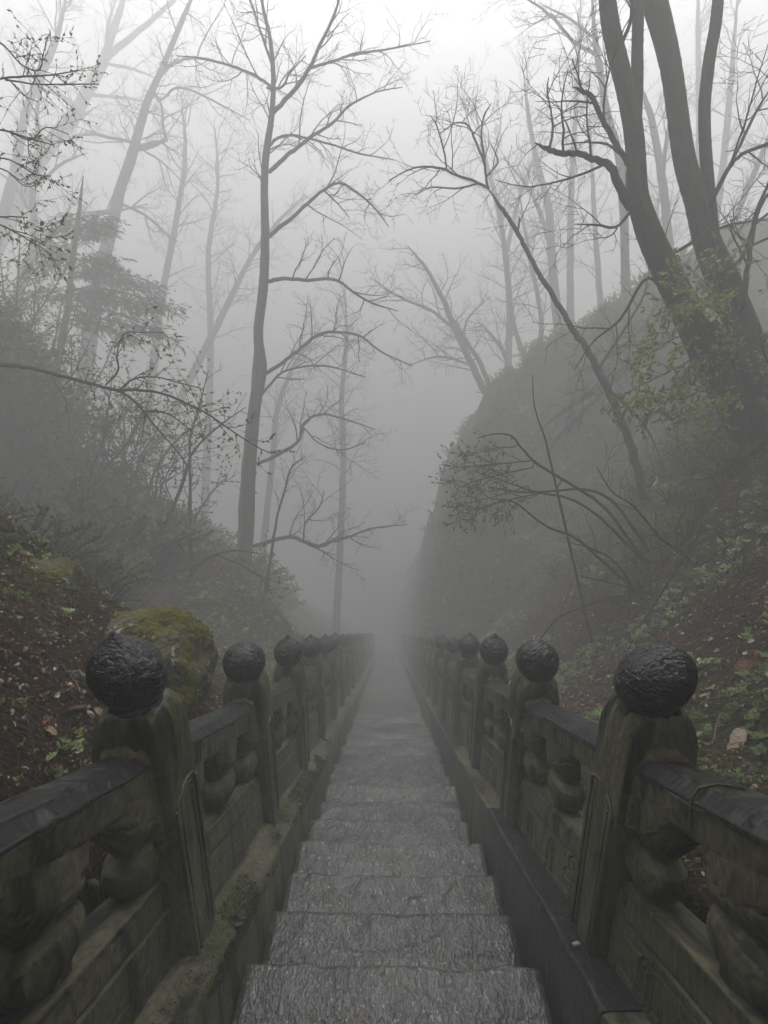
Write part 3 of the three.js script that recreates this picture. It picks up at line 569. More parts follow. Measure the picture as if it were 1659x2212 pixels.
const plantMat = std({ roughness: 0.9, specularIntensity: 0.2, side: THREE.DoubleSide });
strew('ground_plants', sprigGeo(5, 4, 3, 0.07, 0.035, 0.022), plantMat, 5200, 14, (r) => {
  const p = bank(r, { z0: 0.6, z1: 12, left: 0.42, wide: 4.5, pow: 1.3 }), m = fbm(p.x * 0.9, 5, p.z * 0.9, 4), near = p.x < 0 && p.z > -2.2;
  if (m < (near ? 0.2 : p.x > 0 && p.x < 1.8 ? 0.0 : 0.16) + 0.2 * (r() - 0.5)) return null;
  const n = groundN(p.x, p.z), c = choose(r, greens); return { p, n: n.lerp(V(0, 1, 0), 0.6).normalize(), s: (0.35 + 0.75 * r()) * (near ? 0.55 : p.z > -3 ? 0.65 : 0.9), tilt: 0.5, c: c.map((q) => q * (near ? 1.5 : 1.15)) };
}, 'low green seedlings and moss growing on the banks');
const tuftGeo = (() => { const b = new Builder(), r = rngOf(77); for (let k = 0; k < 9; k++) { const a = r() * 6.28, d = V(Math.cos(a) * 0.5, 1, Math.sin(a) * 0.5).normalize(); b.leaf(V(Math.cos(a) * 0.15, 0, Math.sin(a) * 0.15), d, V().crossVectors(d, V(Math.sin(a), 0.2, Math.cos(a))).normalize(), 0.7 + 0.5 * r(), 0.16, 0.1); } return b.build(); })();
// moss on the left kerb, thickest by the second post
strew('kerb_moss', tuftGeo, std({ roughness: 1, side: THREE.DoubleSide }), 5200, 15, (r) => {
  const z = -0.5 - 3.4 * r(), x = LX + 0.085 + r() * 0.1, k = fbm(x * 5, 2, z * 3, 3) + 0.55 * Math.exp(-Math.pow((z + 1.3) / 0.3, 2)) - 1.6 * (x - LX - 0.085) ;
  if (k < 0.12 - 0.25 * r()) return null;
  const rust = fbm(x * 6, 9, z * 4, 2) > 0.1 && z > -1.15;
  return { p: V(x, line(z) + lerp(KERB, KERB_L, clamp((x - (LX + 0.06)) / (LK - LX - 0.06))) - 0.004, z), n: V(0.25, 1, 0), s: 0.005 + 0.009 * r(), tilt: 1, c: rust ? [0.14, 0.06, 0.015] : choose(r, [[0.06, 0.07, 0.012], [0.1, 0.11, 0.02], [0.045, 0.05, 0.012]]) };
}, 'green and rust-coloured moss on the left kerb beside the posts');

{
  const [b, body] = mossOn, g = body.geometry.attributes, p = V(), n = V();
  strew('moss', tuftGeo, std({ roughness: 1, side: THREE.DoubleSide }), 3200, 19, (r) => {
    const i = Math.floor(r() * g.position.count); p.fromBufferAttribute(g.position, i); n.fromBufferAttribute(g.normal, i);
    if (n.clone().applyQuaternion(b.quaternion).y < 0.1 + 0.4 * r() || fbm(p.x * 5, p.y * 5, p.z * 5, 3) < -0.1) return null;
    const v = 0.6 + 0.8 * r();
    return { p: p.clone().addScaledVector(n, -0.003), n: n.clone(), s: 0.01 + 0.014 * r(), tilt: 1.2, c: choose(r, [[0.13, 0.115, 0.018], [0.07, 0.065, 0.014], [0.12, 0.11, 0.025], [0.06, 0.04, 0.015]]).map((x) => x * v) };
  }, null, b);
}
// ---------------------------------------------------------------- bare trees
const along = (pts, n) => new THREE.CatmullRomCurve3(pts, false, 'centripetal').getPoints(n);
// a limb traced as [x, y, width] in the view at a depth that drifts along its length
function limb(list, d, drift = 0, seed = 1) {
  if (list[list.length - 1][2] < 14) list[list.length - 1][2] = Math.min(list[list.length - 1][2], 1.8);
  const P = list.map(([x, y], i) => at(x, y, d + drift * i / (list.length - 1))), n = Math.max(6, (list.length - 1) * (list[0][2] > 20 ? 9 : 5)), pts = along(P, n);
  const r = pts.map((_, k) => { const t = k / n * (list.length - 1), i = Math.min(list.length - 2, Math.floor(t)), w = lerp(list[i][2], list[i + 1][2], t - i); return w / 2 / FOCAL * (d + drift * k / n); });
  pts.forEach((p, k) => { if (k) { const a = Math.min(0.03, r[k] * 0.6) * (list[0][2] > 20 ? 0.15 : 1); p.x += a * noise(k * 0.8, seed, 1); p.y += a * noise(k * 0.8, seed, 5); p.z += a * noise(k * 0.8, seed, 9); } });
  return { pts, r };
}
function rooted(l) {                                                // carries the foot of a trunk on into the ground
  const a = l.pts[0], g = ground(a.x, a.z);
  if (a.y > g - 0.1) { const d = l.pts[0].clone().sub(l.pts[2]).normalize(); d.y = Math.min(d.y, -0.4); d.normalize(); const q = a.clone(); let k = 0; while (q.y > ground(q.x, q.z) - 0.15 && k++ < 80) q.addScaledVector(d, 0.1); l.pts.unshift(q, q.clone().lerp(a, 0.5)); l.r.unshift(l.r[0] * 1.35, l.r[0] * 1.12); }
  return l;
}
// fine twigs that fork off a limb, and off each other
function twigs(b, l, o, level = 0) {
  const { r: rng } = o, n = l.pts.length - 1, total = l.pts.reduce((s, p, i) => s + (i ? p.distanceTo(l.pts[i - 1]) : 0), 0), count = Math.max(1, Math.round(total / o.gap[level] * (0.8 + 0.4 * rng())));
  for (let c = 0; c < count; c++) {
    const t = lerp(level ? 0.2 : o.from ?? 0.2, 1, (c + rng()) / count), k = Math.min(n - 1, Math.floor(t * n)), p = l.pts[k].clone().lerp(l.pts[k + 1], t * n - k), tan = l.pts[k + 1].clone().sub(l.pts[k]).normalize();
    const axis = V(rng() - 0.5, rng() - 0.5, rng() - 0.5).cross(tan).normalize(), ang = (o.angle ?? 0.9) * (0.6 + 0.7 * rng());
    const d = tan.clone().multiplyScalar(Math.cos(ang)).addScaledVector(axis, Math.sin(ang));
    d.y += o.up ?? 0.06; d.normalize();
    const len = o.len[level] * (0.5 + 0.8 * rng()) * (1 - 0.45 * t), seg = level < 2 ? 6 : 4, pts = [p], r0 = Math.max(o.min, Math.min(l.r[k] * 0.62, o.rad[level])), rr = [r0], curl = V(rng() - 0.5, rng() - 0.5, rng() - 0.5).multiplyScalar(0.5);
    for (let s = 1; s <= seg; s++) {
      d.addScaledVector(curl, 0.28).add(V(rng() - 0.5, rng() - 0.5 + (o.lift ?? 0), rng() - 0.5).multiplyScalar(o.wild ?? 0.46)).normalize();
      pts.push(pts[s - 1].clone().addScaledVector(d, len / seg)); rr.push(Math.max(o.min * 0.6, r0 * (1 - 0.75 * s / seg)));
    }
    b.tube(pts, rr, level ? 3 : 4);
    const child = { pts, r: rr };
    if (level + 1 < o.levels) twigs(b, child, o, level + 1);
    if (o.leaf && level >= o.levels - 2) o.leaf(child);
  }
}
const TW = (seed, size, min, extra = {}) => ({ r: rngOf(seed), gap: [0.44 * size, 0.26 * size, 0.14 * size], len: [1.5 * size, 0.75 * size, 0.34 * size], rad: [0.02 * size, 0.01 * size, 0.006 * size], levels: 3, min, ...extra });
function tree(name, label, category, o) {
  const stems = o.stems.map((s, i) => { const l = limb(s, o.d + (o.stemD?.[i] ?? 0), o.lean ?? 0, i + o.d); return o.free?.includes(i) ? l : rooted(l); });
  const g = group(name, V(stems[0].pts[0].x, stems[0].pts[0].y, stems[0].pts[0].z)), inv = g.position.clone().negate();
  tag(g, label, category, o.group);
  const tb = new Builder(); stems.forEach((l) => tb.tube(l.pts, l.r, o.sides ?? 12, true));
  const tg = tb.build(); tg.translate(inv.x, inv.y, inv.z); mesh('trunk', tg, o.mat ?? M.bark, g);
  const cb = new Builder(), limbs = (o.limbs ?? []).map((s, i) => limb(s, o.d + (o.limbD?.[i] ?? 0), (i % 2 ? 1 : -1) * (o.drift ?? 0.06) * o.d * (0.6 + 0.4 * Math.sin(i * 2.3)), i * 3 + o.d));
  const joined = [...stems];
  limbs.forEach((l) => {                                            // every limb starts inside the stem or limb that bears it
    let best = null, bd = 0.09 * o.d;
    for (const q of joined) q.pts.forEach((p, k) => { const e = p.distanceTo(l.pts[0]); if (e < bd) { bd = e; best = p; } });
    if (best) { l.pts.unshift(best.clone()); l.r.unshift(l.r[0] * 1.15); }
    joined.push(l); cb.tube(l.pts, l.r, 7, true);
  });
  const lb = new Builder(), tw = o.tw && { ...o.tw };
  if (tw) {
    if (o.leafy) tw.leaf = (c) => o.leafy(lb, c, tw.r);
    limbs.forEach((l) => twigs(cb, l, tw));
    for (const i of o.stemTwigs ?? []) twigs(cb, stems[i], { ...tw, from: o.stemFrom ?? 0.3, gap: tw.gap.map((x, k) => (k ? x : x * (o.stemGap ?? 2))) });
  }
  if (cb.count) { const cg = cb.build(); cg.translate(inv.x, inv.y, inv.z); mesh('crown', cg, o.twigMat ?? o.mat ?? M.twig, g); }
  if (lb.count) { const lg = lb.build(); lg.translate(inv.x, inv.y, inv.z); mesh('leaves', lg, o.leafMat ?? plantMat, g); }
  return g;
}
const leaves = (size, per, cols, spread = 0.5) => (b, c, r) => {
  for (let k = 0; k < per; k++) {
    const t = r(), n = c.pts.length - 1, i = Math.min(n - 1, Math.floor(t * n)), p = c.pts[i].clone().lerp(c.pts[i + 1], t * n - i), d = c.pts[i + 1].clone().sub(c.pts[i]).normalize().add(V(r() - 0.5, r() - 0.7, r() - 0.5).multiplyScalar(2 * spread)).normalize();
    const s = V(r() - 0.5, (r() - 0.5) * 0.5, r() - 0.5).cross(d).normalize(), q = choose(r, cols), v = 0.75 + 0.5 * r();
    b.leaf(p, d, s, size * (0.6 + 0.8 * r()), size * (0.35 + 0.25 * r()), 0.2, new THREE.Color(q[0] * v, q[1] * v, q[2] * v));
  }
};
const leafVC = new THREE.MeshPhysicalMaterial({ roughness: 0.9, specularIntensity: 0.2, transmission: 0.35, thickness: 0, side: THREE.DoubleSide, vertexColors: true });

// the slender tree left of the middle
tree('bare_tree', 'tall slender bare tree left of the stairs with branches arching to the right', 'tree', {
  d: 9.6, mat: M.bark, sides: 12, tw: TW(21, 0.7, 0.003, { lift: 0.06 }), drift: 0.1,
  stems: [[[527, 1230, 30], [535, 1150, 27], [540, 1010, 25], [553, 872, 23], [565, 797, 23], [558, 720, 21], [570, 607, 20], [573, 500, 18], [571, 420, 16], [574, 340, 15], [588, 240, 12], [590, 150, 10], [582, 75, 8], [570, 25, 7], [553, -60, 5]], [[520, 1240, 17], [523, 1100, 15], [535, 950, 13], [548, 820, 11], [552, 720, 8]]], stemD: [0, 0.9], stemTwigs: [0], stemFrom: 0.55, stemGap: 2.4,
  limbs: [
    [[588, 245, 10], [635, 195, 9], [670, 145, 8], [690, 100, 7], [720, 35, 6], [745, -40, 4]], [[670, 147, 6], [725, 130, 5], [765, 117, 5], [830, 108, 4], [930, 88, 2]],
    [[583, 370, 9], [635, 325, 8], [670, 297, 7], [720, 265, 6], [750, 232, 5], [810, 200, 3], [870, 188, 2]], [[580, 316, 6], [600, 298, 6], [630, 292, 5], [665, 299, 5], [725, 315, 4], [770, 330, 4], [850, 345, 2]],
    [[583, 510, 9], [630, 470, 8], [670, 435, 7], [700, 410, 6], [732, 396, 5], [770, 415, 5], [810, 450, 4], [840, 490, 2]], [[700, 411, 4], [730, 440, 3], [755, 470, 2]],
    [[578, 608, 9], [615, 602, 8], [665, 606, 7], [725, 604, 6], [765, 632, 5], [805, 655, 4], [860, 672, 2]], [[574, 807, 9], [612, 782, 8], [650, 752, 7], [690, 722, 7], [725, 717, 6], [780, 727, 5], [820, 758, 4], [890, 790, 2]],
    [[560, 860, 6], [600, 812, 5], [625, 798, 4], [700, 790, 4], [790, 815, 2]], [[557, 1002, 8], [600, 982, 8], [645, 952, 7], [655, 917, 6], [675, 900, 5], [700, 895, 5], [750, 907, 4], [810, 928, 2]],
    [[657, 925, 4], [690, 958, 3], [740, 972, 3], [790, 955, 2]], [[545, 1180, 9], [590, 1168, 9], [625, 1160, 8], [665, 1172, 8], [690, 1180, 7], [725, 1167, 6], [760, 1157, 5], [800, 1142, 4], [880, 1133, 2]],
    [[655, 1165, 4], [660, 1130, 3], [690, 1095, 3], [700, 1060, 2]], [[588, 142, 6], [560, 60, 5], [540, 0, 4], [510, -50, 3]], [[577, 190, 5], [610, 188, 5], [625, 160, 4], [660, 120, 3]], [[588, 188, 5], [555, 165, 5], [500, 142, 4], [430, 125, 3], [380, 120, 2]],
  ],
});
// the leaning trees on the left slope
tree('bare_tree', 'leaning bare tree with a broken side stub on the hazy left slope', 'tree', {
  d: 17, tw: TW(22, 1.3, 0.006), stems: [[[205, 660, 30], [215, 597, 27], [245, 475, 24], [255, 425, 22], [285, 335, 20], [300, 280, 18], [320, 215, 15], [345, 160, 12], [395, 40, 10], [430, -40, 7]]], stemTwigs: [0], stemFrom: 0.45, stemGap: 2.2,
  limbs: [[[296, 320, 12], [330, 312, 14], [362, 303, 12]], [[360, 303, 6], [352, 270, 6], [348, 225, 5], [330, 190, 4]], [[345, 165, 8], [370, 140, 7], [420, 125, 6], [500, 143, 5], [590, 188, 4], [640, 215, 2]], [[298, 310, 6], [250, 300, 6], [195, 290, 5], [150, 300, 3]], [[350, 215, 5], [380, 190, 5], [420, 198, 4], [480, 228, 4], [540, 260, 2]], [[310, 325, 5], [350, 350, 4], [400, 400, 3]], [[262, 440, 6], [320, 470, 5], [370, 520, 3]], [[250, 455, 6], [180, 460, 5], [100, 470, 3]]],
});
tree('bare_tree', 'thick pale leaning tree forking high on the hazy left slope', 'tree', {
  d: 24, mat: M.bark, tw: TW(23, 1.5, 0.007), stems: [[[20, 470, 34], [70, 370, 31], [110, 310, 29], [160, 250, 26], [190, 195, 23], [225, 130, 20], [237, 90, 15], [260, 20, 12], [280, -50, 8]], [[225, 130, 12], [265, 95, 12], [320, 50, 10], [380, -5, 8], [420, -50, 5]]], free: [1], stemTwigs: [0, 1], stemFrom: 0.4, stemGap: 2,
  limbs: [[[230, 110, 9], [232, 60, 8], [250, 0, 6]], [[195, 205, 8], [250, 210, 7], [300, 217, 5], [360, 240, 3]], [[145, 275, 8], [180, 250, 7], [215, 225, 4]], [[150, 300, 8], [195, 288, 7], [250, 300, 5], [290, 312, 3]], [[170, 230, 7], [120, 200, 6], [60, 190, 4]], [[240, 140, 7], [290, 150, 6], [350, 175, 4]]],
});
tree('bare_tree', 'dim crooked tree at the left edge among the shrubs', 'tree', { d: 17, tw: TW(24, 1.3, 0.006), stems: [[[20, 690, 22], [50, 600, 19], [75, 520, 17], [70, 430, 14], [85, 330, 11], [80, 240, 8], [100, 150, 5]]], stemTwigs: [0], stemGap: 1.4, limbs: [[[60, 570, 9], [120, 500, 8], [180, 470, 6], [260, 455, 4], [320, 440, 3]], [[72, 470, 8], [30, 400, 7], [-20, 360, 5]], [[80, 400, 7], [140, 350, 6], [190, 330, 4]]] });
// the leaning sapling right of the middle
tree('bare_tree', 'thin dark sapling leaning left over the stairs with a spreading twiggy head', 'tree', {
  d: 7, mat: M.bark, tw: TW(25, 0.55, 0.0028, { lift: 0.05, wild: 0.42 }), stems: [[[1395, 1080, 20], [1375, 1012, 19], [1365, 967, 18], [1345, 917, 17], [1320, 857, 16], [1295, 807, 15], [1270, 757, 14], [1245, 722, 13], [1220, 682, 12], [1190, 632, 11], [1165, 592, 10], [1130, 525, 9], [1110, 490, 9], [1080, 445, 8], [1055, 408, 7]]],
  limbs: [[[1055, 406, 6], [1020, 390, 6], [980, 376, 5], [960, 366, 5], [915, 360, 4], [880, 368, 3], [840, 390, 2]], [[1053, 402, 6], [1045, 350, 5], [1025, 300, 5], [1010, 270, 4], [985, 265, 3], [950, 290, 2]], [[1047, 352, 5], [1040, 290, 4], [1046, 250, 4], [1060, 225, 3]], [[1030, 397, 4], [990, 407, 4], [930, 405, 3], [900, 420, 2]], [[965, 368, 4], [960, 330, 4], [943, 270, 3], [930, 250, 2]], [[1052, 380, 4], [1075, 350, 4], [1060, 310, 3]], [[1118, 505, 5], [1122, 480, 4], [1121, 468, 3]], [[1290, 800, 7], [1330, 740, 6], [1390, 640, 5], [1400, 612, 4]], [[1305, 830, 6], [1345, 870, 5], [1400, 930, 4], [1430, 1000, 3]]],
});
// the big dark tree on the right
tree('big_tree', 'big dark many-stemmed tree on the right bank with a broken left limb', 'tree', {
  d: 5.4, mat: M.bark, sides: 24, tw: TW(26, 0.7, 0.003, { up: -0.05, lift: -0.03, wild: 0.4 }), drift: 0.05,
  stems: [
    [[1575, 850, 72], [1540, 790, 66], [1498, 705, 60], [1465, 640, 57], [1440, 590, 56], [1400, 500, 52], [1378, 425, 44], [1374, 350, 40], [1367, 275, 39], [1352, 195, 38], [1333, 120, 38], [1318, 50, 37], [1306, -60, 34]],
    [[1372, 300, 24], [1376, 200, 25], [1377, 100, 24], [1378, 20, 24], [1370, -60, 22]],
    [[1640, 800, 60], [1600, 700, 62], [1560, 600, 62], [1530, 530, 52], [1502, 430, 45], [1480, 350, 43], [1465, 250, 41], [1450, 150, 42], [1432, 70, 46], [1412, 0, 50], [1390, -60, 50]],
    [[1540, 520, 28], [1532, 430, 26], [1524, 320, 24], [1522, 230, 24], [1532, 130, 24], [1546, 50, 24], [1556, -60, 22]],
    [[1620, 850, 46], [1575, 760, 40], [1530, 700, 34]]],
  stemD: [0, 0.05, 0.25, 0.2, -0.1], free: [1, 3, 4],
  limbs: [
    [[1358, 445, 20], [1335, 395, 18], [1315, 355, 16], [1280, 343, 13], [1250, 331, 12], [1215, 331, 12], [1183, 322, 11], [1155, 308, 9]], [[1187, 322, 6], [1194, 280, 5], [1190, 240, 4], [1182, 196, 4], [1185, 168, 3]],
    [[1362, 362, 12], [1330, 310, 12], [1300, 255, 11], [1275, 205, 10], [1258, 197, 9], [1236, 186, 9]], [[1335, 330, 5], [1312, 312, 5], [1270, 307, 4], [1215, 312, 3]],
    [[1540, 430, 10], [1570, 370, 9], [1600, 335, 8], [1660, 312, 7], [1720, 300, 4]], [[1555, 400, 7], [1600, 310, 7], [1640, 230, 6], [1680, 170, 4]], [[1344, 94, 8], [1362, 45, 8], [1366, 0, 8], [1368, -50, 6]],
    [[1450, 650, 7], [1400, 600, 7], [1340, 690, 6], [1280, 740, 4], [1240, 800, 3]], [[1375, 440, 7], [1330, 490, 6], [1290, 486, 5], [1240, 484, 4]], [[1420, 560, 6], [1470, 540, 5], [1560, 490, 5], [1700, 470, 4]],
    [[1540, 600, 10], [1600, 560, 9], [1640, 440, 8], [1680, 360, 6]], [[1605, 660, 12], [1620, 540, 10], [1640, 450, 8], [1690, 380, 6]],
  ],
});
// branches that hang into the view from trees out of the frame
const budC = [[0.07, 0.075, 0.035], [0.05, 0.05, 0.03], [0.1, 0.1, 0.05], [0.09, 0.06, 0.04]];
const hang = (name, label, list, d, o) => {
  const g = group(name), b = new Builder(), lb = new Builder(), ls = list.map((s, i) => limb(s, d + (o.step ?? 0) * i, (i % 2 ? 0.3 : -0.25), i + d));
  const p0 = ls[0].pts[0]; g.position.copy(p0);
  tag(g, label, 'branch', o.group);
  ls.forEach((l) => { b.tube(l.pts, l.r, 7, true); twigs(b, l, { ...o.tw, leaf: o.leafy ? (c) => o.leafy(lb, c, o.tw.r) : null }); });
  const bg = b.build(); bg.translate(-p0.x, -p0.y, -p0.z); mesh('stem', bg, o.mat ?? M.twig, g);
  if (lb.count) { const lg = lb.build(); lg.translate(-p0.x, -p0.y, -p0.z); mesh('leaves', lg, leafVC, g); }
  return g;
};
const S = (seed, size, extra = {}) => ({ r: rngOf(seed), gap: [0.2 * size, 0.13 * size, 0.08 * size], len: [0.55 * size, 0.28 * size, 0.14 * size], rad: [0.006 * size, 0.004 * size, 0.003 * size], levels: 2, min: 0.002, wild: 0.4, ...extra });
hang('leafy_branch', 'dark budding twigs reaching in at the upper left edge', [
  [[-80, 190, 5], [0, 170, 4], [60, 165, 4], [110, 162, 3], [170, 152, 2]], [[10, 172, 4], [80, 182, 3], [150, 182, 3], [215, 182, 2]], [[-60, 50, 4], [10, 100, 4], [50, 142, 3], [85, 150, 3], [95, 110, 2], [104, 80, 2]], [[20, 172, 3], [50, 205, 2], [82, 220, 2]]], 4.2, { tw: S(31, 0.62, { levels: 2 }), leafy: leaves(0.028, 3, budC) });
hang('leafy_branch', 'dark budding twigs at the left edge below the topmost ones', [
  [[-60, 285, 4], [0, 280, 4], [65, 300, 3], [110, 312, 2], [118, 318, 2]], [[20, 285, 3], [65, 302, 3], [100, 275, 2], [148, 290, 2]], [[-40, 340, 4], [20, 345, 3], [80, 378, 3], [110, 380, 2]], [[-50, 350, 3], [15, 370, 3], [50, 400, 2], [75, 402, 1]], [[60, 300, 2], [65, 340, 2], [85, 350, 2]]], 4.0, { tw: S(32, 0.6, { levels: 2 }), leafy: leaves(0.028, 3, budC) });
hang('leafy_branch', 'green-tinged drooping twig at the left edge under the budding ones', [[[-60, 470, 5], [0, 485, 4], [50, 512, 3], [90, 535, 2], [112, 550, 2]], [[-30, 470, 4], [20, 468, 3], [60, 470, 2]], [[20, 495, 3], [70, 510, 2], [100, 525, 2]]], 4.0, { tw: S(33, 0.6), leafy: leaves(0.035, 3, [[0.1, 0.13, 0.03], [0.07, 0.09, 0.03], [0.06, 0.06, 0.035]]) });
hang('leafy_branch', 'long thin branch with small leaves reaching in from the left edge at mid height', [
  [[-60, 782, 11], [0, 788, 10], [60, 794, 9], [125, 810, 8], [200, 830, 7], [255, 843, 7], [290, 842, 6], [350, 850, 5], [400, 870, 5], [445, 892, 4], [500, 930, 3], [555, 965, 3], [585, 980, 2]],
  [[255, 843, 6], [285, 862, 5], [310, 888, 5], [335, 920, 4], [370, 960, 3], [395, 990, 3], [405, 1012, 2]], [[228, 832, 4], [255, 800, 4], [253, 765, 3], [268, 722, 3], [310, 718, 2], [355, 718, 2]], [[258, 842, 4], [290, 818, 4], [340, 815, 3], [390, 828, 3], [440, 840, 2]], [[310, 888, 4], [360, 893, 3], [400, 920, 2], [425, 945, 2]]], 5.2, { tw: S(34, 0.85, { levels: 2, lift: 0.05 }), leafy: leaves(0.045, 3, [[0.08, 0.1, 0.035], [0.06, 0.07, 0.035], [0.11, 0.12, 0.045], [0.05, 0.05, 0.035]]) });
// saplings beneath it and on the banks
const sap = (label, d, stems, seed, size, o = {}) => tree('sapling', label, 'sapling', { d, mat: M.twig, sides: 7, stems, stemTwigs: stems.map((_, i) => i), stemFrom: 0.35, stemGap: 0.9, tw: S(seed, size, { gap: [0.34 * size, 0.22 * size, 0.1], len: [0.9 * size, 0.45 * size, 0.2 * size], up: 0.2, ...o.tw }), leafy: o.leafy, leafMat: leafVC, free: o.free });
sap('forked sapling in front of the slender tree, its stems meeting low', 7.2, [[[355, 1140, 9], [380, 1080, 8], [405, 1010, 7], [412, 985, 6], [430, 960, 5], [480, 915, 4], [530, 880, 3]], [[410, 1000, 6], [412, 940, 5], [430, 880, 4], [450, 800, 2]]], 41, 0.9, { leafy: leaves(0.05, 2, [[0.08, 0.1, 0.035], [0.06, 0.065, 0.035]]) });
sap('bent dim sapling on the left slope among shrubs', 9, [[[315, 1085, 8], [330, 1030, 7], [360, 975, 6], [400, 935, 5], [450, 905, 3]]], 42, 1.1, { leafy: leaves(0.06, 2, [[0.06, 0.075, 0.03]]) });
sap('straight dim sapling left of the bent one', 10, [[[262, 1010, 9], [275, 960, 8], [300, 910, 7], [340, 880, 4]], [[270, 980, 6], [268, 920, 5], [262, 860, 3]]], 43, 1.2, {});
sap('thin sapling right of the slender tree above the low branch', 8.5, [[[590, 1170, 6], [600, 1110, 5], [615, 1060, 5], [630, 1010, 4], [660, 985, 2]]], 44, 0.9, {});
sap('low leafy sapling at the foot of the slender tree', 7, [[[375, 1330, 8], [400, 1270, 7], [440, 1210, 6], [500, 1190, 5], [560, 1195, 3]], [[470, 1200, 5], [520, 1220, 4], [570, 1255, 3], [590, 1290, 2]]], 45, 0.8, { leafy: leaves(0.055, 2, [[0.05, 0.055, 0.03], [0.04, 0.045, 0.025]]) });
// shrub that leans over the right balustrade
tree('leaning_shrub', 'leafy shrub leaning left from the right bank over the stairs', 'shrub', {
  d: 5.4, mat: M.twig, sides: 7, tw: S(51, 0.95, { levels: 2, gap: [0.07, 0.065, 0.06], len: [0.42, 0.24, 0.1], up: 0.0 }), leafMat: leafVC, leafy: leaves(0.034, 4, [[0.06, 0.05, 0.028], [0.06, 0.065, 0.035], [0.05, 0.05, 0.035], [0.14, 0.16, 0.035], [0.07, 0.08, 0.035]]),
  stems: [[[1365, 1175, 8], [1310, 1100, 7], [1260, 1062, 7], [1215, 1035, 6], [1155, 997, 6], [1125, 965, 5], [1105, 942, 4], [1070, 937, 3], [1030, 947, 2]], [[1375, 1150, 8], [1320, 1080, 7], [1265, 1057, 6], [1180, 1062, 5], [1110, 1062, 4], [1060, 1052, 3]], [[1345, 1165, 7], [1295, 1117, 6], [1230, 1077, 5], [1155, 1062, 4], [1090, 1040, 3], [1030, 1020, 2]], [[1300, 1210, 7], [1240, 1160, 6], [1180, 1137, 5], [1110, 1085, 4], [1060, 1078, 2]], [[1195, 1022, 5], [1178, 950, 4], [1155, 880, 3], [1150, 810, 2]]],
  stemD: [0, 0.15, -0.15, -0.3, 0.1],
  limbs: [[[1150, 995, 3], [1100, 1000, 3], [1040, 1005, 2], [985, 1010, 2]], [[1150, 1010, 3], [1080, 1025, 3], [1010, 1045, 2], [980, 1060, 1]], [[1200, 1060, 3], [1120, 1075, 3], [1060, 1090, 2], [1000, 1110, 1]], [[1110, 965, 3], [1060, 970, 2], [1010, 985, 1]], [[1140, 1050, 3], [1080, 1070, 2], [1020, 1085, 2], [980, 1100, 1]]],
});
// leafy shrubs that stand up along the rim of the left slope
[[25, 800, 9, 2.0], [90, 860, 9.5, 1.7], [150, 930, 9, 1.5], [215, 1010, 8.5, 1.4], [275, 1060, 8.5, 1.3], [330, 1110, 8, 1.2], [60, 960, 7.5, 1.4], [180, 1090, 7, 1.1], [400, 1170, 8.5, 1.2], [-20, 900, 8, 1.6]].forEach(([px, py, d, h], i) => {
  const r = rngOf(300 + i), k = FOCAL / d * h, stems = []; for (let q = 0; q < 4; q++) { const a = (q - 1.5) * 0.35 + 0.3 * (r() - 0.5); stems.push([[px + q * 4, py + 20, 5], [px + a * k * 0.3, py - k * 0.35, 4], [px + a * k * 0.75, py - k * 0.7, 3], [px + a * k * 1.05, py - k * (0.8 + 0.3 * r()), 2]]); }
  tree('shrub', 'hazy leafy shrub standing along the rim of the left slope', 'shrub', { d, mat: M.twig, sides: 5, group: 'leafy shrubs along the rim of the left slope', stems, stemD: [0, 0.3, -0.3, 0.15], stemTwigs: [0, 1, 2, 3], stemFrom: 0.2, stemGap: 0.55, tw: S(310 + i, 1.5, { levels: 2, gap: [0.3, 0.16, 0.1], len: [0.7, 0.35, 0.2], min: 0.003 }), leafMat: leafVC, leafy: leaves(0.06, 3, [[0.045, 0.055, 0.018], [0.06, 0.075, 0.022], [0.035, 0.04, 0.018]]) });
});
// thin bare shoots on the right bank
const shoot = (label, d, stems, seed, size = 0.7) => sap(label, d, stems, seed, size, {});
shoot('long bare shoot crossing the right bank from lower right to upper left', 4.6, [[[1640, 1345, 8], [1560, 1270, 7], [1480, 1200, 6], [1430, 1165, 5], [1370, 1095, 4], [1320, 1060, 3], [1290, 1010, 2]], [[1480, 1200, 5], [1510, 1150, 4], [1520, 1090, 2]]], 61);
shoot('bare shoot low on the right bank above the third right post', 5, [[[1420, 1330, 7], [1370, 1270, 6], [1330, 1215, 5], [1290, 1190, 4], [1225, 1170, 3]], [[1370, 1270, 5], [1300, 1255, 4], [1240, 1240, 2]]], 62);
shoot('bare shoot at the right edge under the big tree', 4.2, [[[1690, 1250, 8], [1610, 1215, 6], [1570, 1175, 5], [1540, 1140, 3]], [[1600, 1210, 5], [1590, 1150, 3], [1585, 1110, 2]]], 63);
shoot('thin bent shoot rising behind the second right finial', 5.2, [[[1175, 1370, 4], [1200, 1340, 4], [1240, 1318, 3], [1290, 1300, 3], [1330, 1290, 2]]], 64);
tree('fallen_tree', 'grey trunk leaning down across the dark right hill face', 'tree', { d: 9.5, tw: TW(65, 0.6, 0.005), stems: [[[1475, 700, 14], [1400, 765, 15], [1330, 817, 14], [1275, 850, 13], [1220, 885, 11], [1160, 935, 7]], [[1330, 820, 10], [1270, 880, 9], [1210, 940, 8], [1180, 985, 5]]], free: [0, 1], stemTwigs: [0, 1], stemGap: 3, limbs: [[[1452, 610, 9], [1390, 700, 8], [1330, 760, 7], [1250, 815, 5]], [[1490, 560, 8], [1460, 650, 7], [1380, 720, 5]]] });

